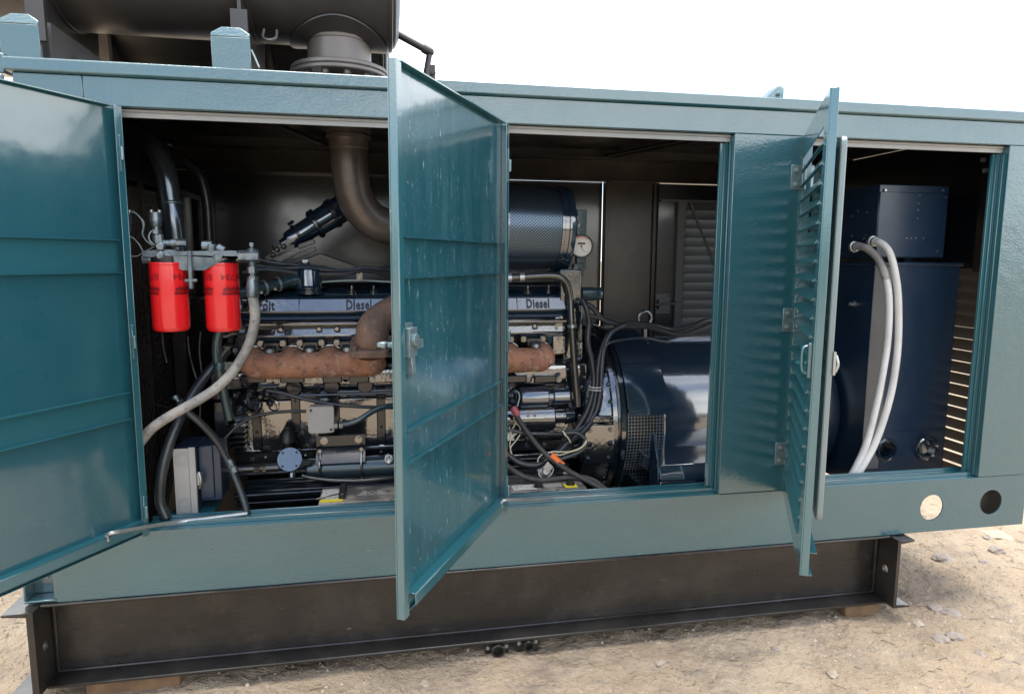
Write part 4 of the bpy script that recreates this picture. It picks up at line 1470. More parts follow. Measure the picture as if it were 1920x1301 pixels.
b.tube(PP([(510, 460, 0.6), (514, 468, 0.6), (516, 474, 0.6)]), 0.003, n=6)
b.build('throttle_linkage', 'engine_dark', en)
b = MB()
o = [P(545, 497, 0.60), P(600, 474, 0.60), P(672, 500, 0.60), P(672, 510, 0.60), P(545, 510, 0.60)]
b.prism(o, V((0, 0.018, 0)))
tb = b.build('lifting_bracket', 'engine_dark', en, bevel=0.004, seg=2)
b = MB()
q = P(572, 493, 0.598)
b.lathe(q, (0, -1, 0), [(0, 0.018), (0.005, 0.018), (0.008, 0.012), (0.008, 0.006)], 20)
b.build('pin', 'engine_paint', tb)
b = MB()
b.bar(P(548, 484, 0.59), P(592, 466, 0.59), 0.014, 0.02)
b.bar(P(560, 463, 0.59), P(590, 452, 0.59), 0.022, 0.02)
b.build('rocker_arm', 'engine_dark', en, bevel=0.002)
b = MB()                                               # far bank behind, mostly hidden
b.prism_yz([(0.80, 1.072), (1.10, 1.072), (1.13, 1.26), (1.12, 1.33), (0.96, 1.384), (0.80, 1.384)], X0, X1 - 0.1)
b.build('rear_bank', 'engine_paint', en, bevel=0.008)
# wires and hoses lying over the covers
for i, pts in enumerate((
        [(480, 498, .52), (520, 503, .52), (570, 502, .52), (640, 508, .53), (735, 505, .55)],
        [(455, 512, .50), (500, 506, .50), (560, 512, .52), (640, 514, .52), (690, 508, .53), (735, 520, .54)],
        [(470, 505, .50), (540, 497, .55), (600, 501, .55), (660, 512, .54), (735, 498, .56)],
        [(604, 529, .545), (645, 526, .545), (680, 526, .545), (716, 528, .545), (740, 529, .545)],
        [(660, 506, .55), (690, 503, .55), (735, 508, .55), (790, 515, .55)],
        [(480, 486, .54), (505, 492, .54), (530, 495, .55), (560, 498, .55)])):
    b = MB()
    b.tube(PP(pts), (0.0065, 0.009, 0.006, 0.0035, 0.008, 0.007)[i], n=8)
    tag(b.build('engine_cable', ('black_hose', 'black_cable', 'black_hose', 'grey_wire', 'steel_tube', 'black_hose')[i]),
        ('black hose lying along the back of the first rocker cover', 'thick black cable crossing behind the round breather cap', 'thin black line over the lifting bracket of the engine',
         'pale thin wire lying on the dark rocker cover right of the breather cap', 'bright steel line rising to the middle door edge', 'short black hose under the throttle linkage')[i], 'cable', 'cables over the engine top')
c = P(674, 518, 0.52)
b = MB()
b.cyl(c, c + V((0, -0.01, 0)), 0.010, n=12)
b.box(c.x - 0.012, c.x + 0.012, 0.52, 0.535, c.z - 0.016, c.z + 0.022)
b.build('cable_clip', 'engine_cast', en)
# fine clutter on the engine's front face
rs = random.Random(5)
b = MB()
for px, py, r in ((465, 640, 8), (440, 660, 9), (430, 640, 7), (425, 620, 8), (445, 610, 6), (418, 668, 6), (470, 735, 9), (490, 742, 7), (465, 750, 12), (480, 760, 14), (500, 735, 8), (505, 752, 7), (450, 765, 10), (446, 742, 8)):
    q = P(px, py, 0.40)
    b.lathe(q, V((rs.uniform(-.5, .5), -1, rs.uniform(-.4, .4))), [(0, r * 0.0021), (0.02, r * 0.0021), (0.024, r * 0.0015), (0.034, r * 0.0014)], 12)
for px, py, w, h in ((432, 655, 30, 16), (440, 685, 40, 10), (430, 628, 34, 12), (450, 640, 20, 30), (428, 700, 26, 14), (405, 720, 16, 60), (415, 790, 24, 80), (440, 720, 30, 20), (500, 730, 40, 8)):
    q = P(px, py, 0.43)
    b.box(q.x - w * 0.001, q.x + w * 0.001, 0.42, 0.50, q.z - h * 0.001, q.z + h * 0.001)
b.build('front_accessories', 'engine_dark', en, bevel=0.003)
b = MB()
b.lathe((-0.66, 0.72, 0.86), (1, 0, 0), [(0, 0.04), (0.0, 0.16), (0.02, 0.165), (0.03, 0.15), (0.04, 0.165), (0.06, 0.16), (0.062, 0.05)], 40)
b.build('front_pulley', 'engine_paint', en)
for i, z in enumerate((0.83, 0.81, 0.79, 0.77, 0.75)):
    b = MB()
    b.box(-0.605, -0.545, 0.42, 0.46, z - 0.012, z - 0.004)
    b.build('cooler_fin', 'engine_dark', en)

# ------------------------------------------------------------------ air cleaner
ac = thing('air_cleaner', 'blue perforated steel air cleaner canister above the second rocker cover', 'air cleaner', P(1010, 515, 0.60))
p0, p1 = P(905, 425, 0.60), P(1066, 436, 0.60)
p1.z = p0.z - 0.012
dx = (p1 - p0).normalized()
L = (p1 - p0).length
b = MB()
b.lathe(p0, dx, [(0, 0.198), (L * 0.80, 0.186)], 64, False, False, uv=True)
b.build('perforated_sleeve', 'perforated_steel', ac, angle=60)
b = MB()
b.lathe(p0, dx, [(0, 0.165), (L * 0.98, 0.160)], 48)
b.build('filter_element', 'black_plastic', ac)
b = MB()
b.lathe(p0 + dx * L * 0.80, dx, [(0, 0.184), (0.001, 0.188), (0.012, 0.188), (0.014, 0.185), (0.03, 0.185), (0.033, 0.189), (0.048, 0.190), (0.06, 0.186), (0.066, 0.170), (0.068, 0.0)], 64, False, True)
b.build('end_cap', 'engine_blue', ac)
b = MB()
b.lathe(p0 + dx * (P(946, 430, 0.42) - p0).dot(dx), dx, [(0, 0.192), (0.001, 0.197), (0.018, 0.197), (0.019, 0.192)], 64, False, False)
b.build('sleeve_band', 'engine_blue', ac)
b = MB()
b.bar(p0 + V((0.04, 0.0, -0.192)), p0 + V((L - 0.06, 0, -0.186)), 0.05, 0.012)
b.build('support_strap', 'engine_paint', ac)
# gauge
c = P(1090, 462, 0.545)
gn = V((-0.16, -0.97, 0.0)).normalized()
gu = V((0, 0, 1))
gx = gn.cross(gu) * -1
ga = thing('pressure_gauge', 'round white dial gauge beside the perforated canister', 'gauge', c)
b = MB()
b.lathe(c - gn * 0.03, gn, [(0, 0.046), (0.030, 0.050), (0.042, 0.052), (0.044, 0.050), (0.044, 0.0455), (0.036, 0.044)], 40, True, False)
b.build('case', 'black_plastic', ga)
b = MB()
b.cyl(c + gn * 0.002, c + gn * 0.0062, 0.0445, n=40)
b.build('dial', 'dial', ga)
b = MB()
fc_ = c + gn * 0.0070
for k in range(21):
    a = math.radians(225 - 270 * k / 20)
    r0 = 0.034 if k % 5 else 0.031
    e = gx * math.cos(a) + gu * math.sin(a)
    b.bar(fc_ + e * r0, fc_ + e * 0.038, 0.0008 if k % 5 else 0.0014, 0.0006, up=gn)
b.build('scale', 'dial_ink', ga)
b = MB()
for k in range(12):
    a0, a1 = math.radians(120 - 6 * k), math.radians(120 - 6 * (k + 1))
    b.bar(fc_ + (gx * math.cos(a0) + gu * math.sin(a0)) * 0.040, fc_ + (gx * math.cos(a1) + gu * math.sin(a1)) * 0.040, 0.003, 0.0006, up=gn)
b.build('red_zone', 'dial_red', ga)
b = MB()
b.bar(fc_ - gu * 0.003 - gx * 0.001, fc_ + gx * 0.014 - gu * 0.026, 0.0016, 0.0012, up=gn)
b.cyl(fc_, fc_ + gn * 0.003, 0.004, n=12)
b.build('needle', 'dial_ink', ga)
b = MB()
b.obox(fc_ + gu * 0.012, gx * 0.017, gu * 0.004, gn * 0.0005)
b.build('name_plate', 'dial_ink', ga)
b = MB()
b.box(c.x - 0.014, c.x + 0.030, 0.57, 0.60, c.z - 0.10, c.z + 0.16)
b.box(c.x - 0.030, c.x + 0.016, 0.56, 0.59, c.z - 0.13, c.z - 0.075)
b.build('gauge_bracket', 'engine_paint', ga, bevel=0.002)

# ------------------------------------------------------------------ fuel filters and their head
def fuel_filter(px0, px1, pyt, pyb, Y, label, angs):
    a, c = P(px0, 500, Y), P(px1, 500, Y)
    cx, r = (a.x + c.x) / 2, (c.x - a.x) / 2 * 0.985
    zt, zb = P((px0 + px1) / 2, pyt, Y - r * 0.5).z, P((px0 + px1) / 2 + 8, pyb, Y - r * 0.6).z
    t = thing('fuel_filter', label, 'fuel filter', (cx, Y, zb), 'red fuel filters')
    b = MB()
    H = zt - zb
    b.lathe((cx, Y, zb), (0, 0, 1), [(0.006, 0.0), (0.004, r * 0.5), (0.0, r * 0.72), (0.001, r * 0.86), (0.008, r * 0.965), (0.018, r), (H * 0.5, r), (H - 0.012, r), (H - 0.008, r * 0.995), (H - 0.005, r * 1.015), (H, r * 1.0), (H, r * 0.8)], 56, False, True)
    b.build('can', 'red_can', t, angle=30)
    b = MB()
    b.cyl((cx, Y, zt), (cx, Y, zt + 0.020), r * 0.82, n=40)
    b.build('gasket', 'black_plastic', t)

    def wrap(a0, zc, off):
        return lambda x, y, z: (cx + (r + off) * math.sin(a0 - x / r), Y - (r + off) * math.cos(a0 - x / r), zc - y)
    for a0 in angs:
        a0 = math.radians(a0)
        text('part_number', 'BF784', 0.030, wrap(a0, zt - H * 0.20, 0.0006), 'red_print', t, 0.0, 1.05)
        text('small_print', 'FUEL FILTER', 0.010, wrap(a0 + 0.05, zt - H * 0.345, 0.0006), 'red_print', t, 0.0, 1.05)
        b = MB()
        w = wrap(a0 + 0.02, zt - H * 0.41, 0.0005)
        n = 14
        lo, hi = [], []
        for i in range(n + 1):
            x = -0.036 + 0.072 * i / n
            lo.append(b.v(w(x + 0.003, 0.0115, 0)))
            hi.append(b.v(w(x - 0.003, -0.0115, 0)))
        for i in range(n):
            b.face([lo[i], lo[i + 1], hi[i + 1], hi[i]])
        b.build('badge', 'red_print', t)
        text('badge_letters', 'BALDWIN', 0.0165, wrap(a0 + 0.02, zt - H * 0.41, 0.0011), 'red_letters', t, 0.0, 0.95)
    return cx, r, zt, zb


F1 = fuel_filter(279, 351, 492, 622, 0.10, 'left red spin-on fuel filter nearest to the open left door', (-52, 66))
F2 = fuel_filter(381, 448, 493, 622, 0.12, 'right red spin-on fuel filter beside the grey hose', (-58, 48))
hd = thing('filter_head', 'grey cast bracket joining the tops of the two red filters', 'filter bracket', (F1[0] * 0.5 + F2[0] * 0.5, 0.12, F1[2]))
zt = F1[2] + 0.008
b = MB()
xa, xm, xb = P(272, 480, 0.09).x, P(355, 480, 0.09).x, P(452, 480, 0.09).x
za = P(360, 472, 0.07).z
zlow = P(355, 507, 0.06).z
b.prism_xz([(P(312, 475, .07).x, za), (P(444, 475, .07).x, za + 0.004), (xb, za - 0.02), (xb, zt + 0.012), (P(425, 496, .07).x, zt + 0.004), (P(383, 508, .06).x, zlow), (P(340, 507, .06).x, zlow), (P(315, 496, .07).x, zt + 0.006), (xa, zt + 0.010), (xa, zt + 0.03), (P(300, 490, .07).x, zt + 0.030), (P(309, 480, .07).x, za - 0.01)], 0.062, 0.10)
b.build('casting', 'cast_head', hd, bevel=0.006, seg=2)
b = MB()
for f in (F1, F2):
    b.cyl((f[0], 0.11, f[2] + 0.019), (f[0], 0.11, f[2] + 0.042), f[1] * 0.90, f[1] * 0.80, n=36)
b.build('filter_seat', 'cast_head', hd, bevel=0.003)
b = MB()
c = P(357, 500, 0.055)
b.box(c.x - 0.0065, c.x + 0.0065, 0.045, 0.062, P(357, 542, .05).z, za + 0.002)
b.box(c.x - 0.020, c.x + 0.020, 0.046, 0.060, P(357, 526, .05).z - 0.005, P(357, 526, .05).z + 0.005)
b.build('centre_rib', 'cast_head', hd, bevel=0.003, seg=2)
b = MB()
c = P(408, 482, 0.062)
b.lathe(c, (0, -1, 0), [(0, 0.015), (0.006, 0.015), (0.007, 0.012), (0.003, 0.010), (0.003, 0.004)], 20)
b.build('plug', 'fitting', hd)
b = MB()
for px, py, r in ((300, 479, 0.013), (300, 462, 0.013)):
    c = P(px, py, 0.055)
    b.lathe(c + V((0, 0.02, 0)), (0, -1, 0), [(0, r), (0.022, r), (0.024, r * 0.8)], 16)
b.build('banjo_bolt', 'fitting', hd)
for (pxa, pya, pxb, pyb, r) in ((300, 462, 300, 440, 0.012), (398, 458, 398, 472, 0.020), (380, 461, 398, 461, 0.017), (408, 463, 420, 470, 0.014), (444, 482, 478, 482, 0.017), (268, 487, 285, 487, 0.015), (306, 456, 330, 456, 0.011), (322, 456, 332, 456, 0.014)):
    b = MB()
    b.cyl(P(pxa, pya, 0.08), P(pxb, pyb, 0.08), r, n=14)
    b.build('pipe_fitting', 'fitting', hd, angle=30)
for px, py, r, h in ((455, 481, 0.021, 0.012), (300, 452, 0.015, 0.01), (338, 456, 0.013, 0.02), (474, 481, 0.022, 0.02)):
    c = P(px, py, 0.08)
    b = MB()
    b.cyl(c - V((h, 0, 0)), c + V((h, 0, 0)), r, n=6)
    b.build('hex_union', 'fitting', hd, angle=30)


def switch(px, py0, py1, Y, label):
    a, c = P(px, py1, Y), P(px, py0, Y)
    H = c.z - a.z
    t = thing('pressure_switch', label, 'pressure switch', a, 'pressure switches by the filters')
    b = MB()
    b.lathe((a.x, Y, a.z), (0, 0, 1), [(0, 0.013), (H * 0.22, 0.013), (H * 0.23, 0.009), (H * 0.30, 0.009)], 16)
    b.lathe((a.x, Y, a.z + H * 0.27), (0, 0, 1), [(0, 0.014), (H * 0.12, 0.014)], 6)
    b.lathe((a.x, Y, a.z + H * 0.40), (0, 0, 1), [(0, 0.010), (H * 0.08, 0.010)], 14)
    b.build('nipple', 'fitting', t)
    b = MB()
    b.lathe((a.x, Y, a.z + H * 0.48), (0, 0, 1), [(0, 0.014), (H * 0.10, 0.0165), (H * 0.16, 0.0165), (H * 0.17, 0.0185), (H * 0.40, 0.0185), (H * 0.41, 0.020), (H * 0.44, 0.020), (H * 0.45, 0.017)], 20)
    b.build('housing', 'fitting', t)
    for s in (-1, 1):
        b = MB()
        b.cyl((a.x + s * 0.012, Y, a.z + H * 0.93), (a.x + s * 0.012, Y, a.z + H), 0.006, n=10)
        b.build('terminal', 'galv', t)
    return t


switch(240, 394, 470, 0.14, 'left silver pressure switch half hidden by the left door edge')
switch(295, 394, 455, 0.08, 'silver pressure switch with two terminals standing above the left filter')
for i, pts in enumerate((
        [(240, 398, .14), (252, 398, .13), (266, 413, .12), (269, 428, .12), (267, 440, .12), (275, 452, .10), (290, 459, .08)],
        [(243, 397, .14), (256, 402, .13), (270, 418, .12), (267, 436, .12), (273, 450, .10), (286, 461, .09)],
        [(292, 427, .08), (282, 436, .08), (279, 446, .08), (284, 455, .08), (292, 459, .08)],
        [(236, 444, .14), (249, 446, .13), (262, 460, .12), (268, 472, .12)],
        [(236, 472, .14), (246, 480, .13), (258, 480, .12), (270, 473, .11), (290, 462, .10)])):
    b = MB()
    b.tube(PP(pts), 0.0022, n=6)
    tag(b.build('switch_wire', 'grey_wire'), ('outer loop of grey wire from the left pressure switch', 'inner loop of grey wire from the left pressure switch', 'short curl of grey wire below the switch with two terminals',
        'grey wire arching from the door edge at the filter head', 'lowest grey wire sagging beside the left filter top')[i], 'wire', 'wires by the pressure switches')

# ------------------------------------------------------------------ hoses and pipes of the first bay
def hose(name, pts, r, m, label, cat='hose', group=None, n=14, cor=None, sub=7):
    b = MB()
    b.tube(PP(pts), r, n=n, sub=sub, cor=cor)
    return tag(b.build(name, m, angle=60), label, cat, group)


gh = hose('fuel_hose', [(472, 545, .085), (477, 575, .085), (478, 600, .09), (472, 630, .09), (460, 660, .09), (440, 692, .09), (412, 722, .08), (380, 745, .07), (345, 765, .06), (315, 782, .05), (285, 803, .05), (262, 830, .05)], 0.0168, 'grey_hose', 'thick worn grey hose sweeping down from the right filter to the left door', n=20)
b = MB()
ft = [P(472, 462, .085), P(473, 498, .085), P(473, 520, .085), P(472, 548, .085)]
b.lathe((ft[0].x, .085, ft[0].z), (0, 0, -1), [(0, 0.006), (0.008, 0.006), (0.008, 0.016), (0.05, 0.016), (0.052, 0.013), (0.075, 0.013)], 18)
b.lathe((ft[1].x, .085, ft[1].z - 0.005), (0, 0, -1), [(0, 0.018), (0.02, 0.018), (0.021, 0.012), (0.030, 0.012), (0.031, 0.019), (0.042, 0.019)], 6)
b.lathe((ft[2].x, .085, ft[2].z), (0, 0, -1), [(0, 0.012), (0.004, 0.018), (0.03, 0.021), (0.065, 0.021), (0.068, 0.018)], 18)
b.box(ft[0].x - 0.006, ft[0].x + 0.006, 0.079, 0.091, ft[0].z, ft[0].z + 0.012)
b.build('end_fitting', 'fitting', gh, angle=30)
hose('black_hose', [(425, 655, .30), (405, 682, .28), (380, 712, .25), (355, 750, .20), (330, 800, .15), (312, 850, .12), (301, 900, .10), (300, 940, .10), (312, 972, .09)], 0.0185, 'black_hose', 'thick black hose bending down to the sill left of the grey box', n=18)
h2 = hose('drain_hose', [(335, 750, .10), (352, 772, .11), (378, 795, .12), (405, 825, .14), (425, 860, .15), (445, 905, .13), (458, 940, .11), (464, 964, .09)], 0.0125, 'black_hose', 'thin dark hose crossing down past the grey box to the sill', n=14)
b = MB()
p0, p1 = P(327, 742, .10), P(340, 760, .10)
b.lathe(p0, p1 - p0, [(0, 0.010), (0.012, 0.011), (0.014, 0.006), (0.022, 0.006), (0.024, 0.010), (0.034, 0.010), (0.036, 0.014), (0.055, 0.014)], 8)
b.build('end_fitting', 'teal_tube', h2, angle=30)
b = MB()
p0, p1 = P(428, 862, .15), P(440, 886, .145)
b.lathe(p0, p1 - p0, [(0, 0.014), (0.015, 0.016), (0.016, 0.013), (0.028, 0.013), (0.030, 0.017), (0.05, 0.017), (0.052, 0.0135)], 8)
b.build('hose_coupling', 'teal_tube', h2, angle=30)
b = MB()
b.tube(PP([(412, 620, .20), (407, 640, .20), (406, 662, .21), (410, 690, .22), (418, 730, .24), (430, 786, .26)]), 0.0165, n=20)
dt = tag(b.build('dip_tube', 'teal_tube', angle=60), 'shiny dark rigid tube hanging below the right red filter', 'pipe')
b = MB()
c = P(412, 686, .215)
b.lathe(c + V((0, 0, -0.013)), (0.12, 0.1, 1), [(0, 0.0175), (0.001, 0.021), (0.025, 0.021), (0.026, 0.0175)], 20, False, False)
b.box(c.x + 0.015, c.x + 0.045, 0.205, 0.225, c.z - 0.014, c.z + 0.014)
b.bolt((c.x + 0.03, 0.205, c.z), (0, -1, 0), 0.006)
b.build('clamp', 'teal_tube', dt)
for i, pts in enumerate(([(352, 630, .35), (355, 660, .35), (362, 690, .33), (372, 720, .32)], [(376, 622, .30), (374, 660, .30), (378, 700, .30), (376, 745, .30), (374, 800, .30)],
                         [(304, 625, .4), (306, 650, .4), (313, 680, .4)])):
    hose('thin_line', pts, 0.0042, 'black_cable' if i < 2 else 'rubber_cable', ('thin dark line hanging between the two red filters', 'thin dark line running down left of the rigid tube', 'short thin lead hanging in the dark below the left filter')[i], 'cable', 'thin lines under the filters', n=8)
hose('guard_rod', [(272, 756, .30), (300, 760, .28), (330, 768, .26)], 0.0035, 'steel_tube', 'thin rod crossing in front of the radiator guard', 'rod', n=8)
hose('box_cable', [(412, 832, .26), (440, 803, .28), (470, 783, .30), (510, 774, .31), (545, 771, .31), (574, 771, .32)], 0.0062, 'black_cable', 'black cable arching from the lower left into the square junction box', 'cable', n=10)
hose('loom_hose', [(500, 732, .38), (530, 737, .37), (570, 748, .37), (620, 757, .37), (670, 762, .37), (735, 764, .38), (800, 760, .38)], 0.0072, 'black_hose', 'slim black loom running right above the junction box', 'cable', n=10)
hose('box_conduit', [(636, 796, .31), (655, 794, .31), (675, 786, .31), (697, 772, .32), (716, 764, .33), (740, 760, .34), (800, 758, .36)], 0.0112, 'teal_tube', 'dark teal conduit leaving the junction box to the right', 'conduit', n=14)
b = MB()
for x in (630, 640):
    c = P(x, 797, .31)
    b.cyl(c - V((0.008, 0, 0)), c + V((0.006, 0, 0)), 0.016, n=6)
tag(b.build('conduit_fitting', 'fitting'), 'metal conduit nut on the right side of the junction box', 'fitting')
hose('flexible_conduit', [(566, 891, .28), (585, 896, .28), (620, 900, .27), (660, 901, .27), (700, 899, .27), (740, 895, .28), (800, 890, .30)], 0.0068, 'steel_tube', 'ribbed flexible conduit sagging under the horizontal cooler', 'conduit', n=10, cor=(0.006, 0.18))
# square junction box
a, c = P(577, 763, .32), P(627, 810, .32)
jb = thing('junction_box', 'square pale grey junction box on the engine side', 'junction box', ((a.x + c.x) / 2, .34, c.z))
b = MB()
b.plate(rrect(a.x, c.x, c.z, a.z, 0.009, 4), [], lambda x, z: (x, 0.315, z), (0, 0.012, 0))
b.build('lid', 'grey_box', jb, bevel=0.002, seg=2)
b = MB()
b.plate(rrect(a.x + 0.002, c.x - 0.002, c.z + 0.002, a.z - 0.002, 0.009, 4), [], lambda x, z: (x, 0.3275, z), (0, 0.05, 0))
b.build('body', 'grey_box', jb)
for sx, sz in ((0.12, 0.88), (0.88, 0.12)):
    b = MB()
    x, z = a.x + (c.x - a.x) * sx, c.z + (a.z - c.z) * sz
    b.cyl((x, 0.3145, z), (x, 0.311, z), 0.005, n=12)
    b.build('screw', 'black_plastic', jb)
b = MB()
b.box(a.x + 0.03, a.x + 0.065, 0.378, 0.50, c.z - 0.03, a.z)
b.build('mounting_strip', 'engine_paint', jb)
# rubber-booted sender
b = MB()
q = P(538, 830, .40)
b.lathe((q.x, 0.415, q.z), (0, 0, 1), [(-0.065, 0.018), (0.0, 0.018), (0.001, 0.034), (0.03, 0.030), (0.05, 0.018), (0.058, 0.006)], 24)
tag(b.build('sender_boot', 'black_plastic'), 'black rubber boot over the round capped valve', 'sender')
# round blue cap with four screws (fuel or water valve)
c = P(543, 861, .28)
rv = thing('round_valve', 'round flat capped valve with four screws on the engine side', 'valve', c)
n3 = V((0.02, -0.93, 0.36)).normalized()
u3 = V((1, 0, 0)).cross(n3).normalized() * -1
b = MB()
o = [V((1, 0, 0)) * (0.047 * math.cos(t)) + u3 * (0.047 * math.sin(t)) for t in [math.radians(22.5 + 45 * k + d) for k in range(8) for d in (-16, 0, 16)]]
b.prism([c + p for p in o], n3 * -0.012)
b.build('cap', 'engine_paint', rv, bevel=0.002)
b = MB()
b.lathe(c - n3 * 0.012, n3 * -1, [(0, 0.043), (0.02, 0.043), (0.025, 0.03), (0.05, 0.028)], 28)
b.cyl(c + V((0.005, 0.03, -0.03)), c + V((0.005, 0.01, -0.075)), 0.014, n=14)
b.build('body', 'engine_cast', rv)
for k in range(4):
    t = math.radians(45 + 90 * k)
    p = c + V((1, 0, 0)) * (0.036 * math.cos(t)) + u3 * (0.036 * math.sin(t))
    b = MB()
    b.cyl(p + n3 * 0.0004, p + n3 * 0.003, 0.005, n=8)
    b.build('screw', 'black_plastic', rv)
b = MB()
p = [P(408, 884, .27), P(440, 881, .28), P(482, 878, .29), P(523, 876, .29)]
b.tube(p[:3], 0.013, n=14, cor=(0.007, 0.10))
b.tube([p[2], p[3]], 0.016, n=16, smooth=False)
b.lathe(p[2], (1, 0, 0), [(-0.01, 0.020), (0.012, 0.020), (0.013, 0.017), (0.020, 0.017), (0.021, 0.021), (0.034, 0.021)], 6)
tag(b.build('coolant_line', 'steel_tube', angle=45), 'silvery pipe with hex unions entering the round capped valve', 'pipe')
b = MB()
b.tube([P(562, 868, .29), P(580, 868, .31)], 0.013, n=14, smooth=False)
b.build('outlet_stub', 'steel_tube', rv)
# horizontal cooler cylinder with bracket plate
ol = thing('oil_cooler', 'horizontal glossy cylinder strapped under a dark bracket plate', 'cooler', P(650, 888, .34))
a, c = axis_x(574, 800, 874, .345)
b = MB()
L = c.x - a.x
b.lathe(a, (1, 0, 0), [(0, 0.0), (0, 0.030), (0.006, 0.040), (0.012, 0.042), (L - 0.02, 0.042), (L, 0.03)], 36)
b.build('cylinder', 'teal_tube', ol, angle=30)
b = MB()
q0, q1 = P(592, 820, .34), P(685, 864, .30)
zf = q1.z + (q0.z - q1.z) * 0.55
b.prism([(q0.x, .352, q0.z), (q1.x, .352, q0.z), (q1.x, .352, zf), (q0.x, .352, zf)], (0, 0.006, 0))
b.prism([(q0.x, .346, zf - 0.0005), (q1.x, .346, zf - 0.0005), (q1.x, .300, q1.z), (q0.x, .300, q1.z)], (0, -0.004, -0.003))
b.build('bracket_plate', 'engine_dark', ol, bevel=0.001)
for t in (0.16, 0.86):
    x = q0.x + (q1.x - q0.x) * t
    b = MB()
    b.bolt((x, .352, q0.z - 0.018), (0, -1, 0), 0.010, 0.010)
    b.build('bolt', 'engine_cast', ol)
for t in (0.08, 0.92):
    x = q0.x + (q1.x - q0.x) * t
    b = MB()
    b.tube([(x, .33, q0.z - 0.05), (x, .299, a.z + 0.036), (x, .297, a.z), (x, .302, a.z - 0.05)], 0.0045, n=8, sub=4)
    b.cyl((x, .325, q0.z - 0.05), (x, .315, q0.z - 0.05), 0.008, n=6)
    b.build('u_bolt', 'engine_cast', ol)
b = MB()
b.lathe(P(729, 860, .295), (0, -1, 0.2), [(-0.03, 0.020), (0.0, 0.022), (0.006, 0.018)], 8)
b.build('port_plug', 'engine_paint', ol)

# grey control box low in the first bay
cb = thing('control_box', 'upright pale grey metal box with knockouts standing on the left sill', 'control box', P(352, 965, .16))
a, c = P(323, 842, .13), P(372, 962, .13)
z0_, z1_ = c.z, a.z
b = MB()
b.box(a.x, c.x - 0.022, .13, .136, z0_, z1_)
b.build('front_plate', 'grey_box', cb, bevel=0.0015)
b = MB()
b.box(c.x - 0.0216, c.x, .126, .136, z0_ - 0.002, z1_ + 0.004)
b.build('cover_edge', 'grey_box', cb, bevel=0.0015)
b = MB()
b.box(a.x + 0.001, c.x - 0.001, .1365, .30, z0_, z1_ - 0.001)
b.build('case', 'cabinet_navy', cb, bevel=0.002)
b = MB()
b.box(c.x + 0.0005, c.x + 0.05, .165, .171, z0_ + 0.04, z1_ - 0.004)
b.box(c.x + 0.0005, c.x + 0.075, .1715, .28, z0_ + 0.03, z1_ - 0.004)
b.build('side_case', 'cabinet_navy', cb, bevel=0.003)
for z in (z1_ - 0.035, z0_ + 0.035):
    b = MB()
    x = a.x + 0.034
    for r in (0.026, 0.018, 0.010):
        b.lathe((x + (0.026 - r) * -0.3, .1298, z), (0, -1, 0), [(0, r), (0.0012, r), (0.0018, r - 0.0015), (0.0008, r - 0.003)], 24, False, False)
    b.lathe((x - 0.005, .1298, z), (0, -1, 0), [(0, 0.0085), (0.0015, 0.007)], 16)
    b.build('knockout', 'grey_box', cb)
for fx, fz in ((0.75, 0.78), (0.80, 0.24)):
    b = MB()
    b.cyl((a.x + (c.x - a.x) * fx, .1298, z0_ + (z1_ - z0_) * fz), (a.x + (c.x - a.x) * fx, .127, z0_ + (z1_ - z0_) * fz), 0.004, n=10)
    b.build('screw', 'grey_box', cb)
b = MB()
b.box(c.x + 0.0005, c.x + 0.014, .136, .160, z0_ + 0.10, z0_ + 0.145)
b.tube([(c.x + 0.008, .134, z0_ + 0.09), (c.x + 0.014, .128, z0_ + 0.12), (c.x + 0.008, .134, z0_ + 0.15)], 0.004)
b.build('toggle_latch', 'galv', cb)
b = MB()
b.prism([(a.x - 0.03, .10, z0_ - 0.006), (c.x + 0.05, .10, z0_ - 0.006), (c.x + 0.05, .32, z0_ - 0.006), (a.x - 0.01, .32, z0_ - 0.006)], (0, 0, 0.0055))
b.build('base_plate', 'teal_trim', cb)

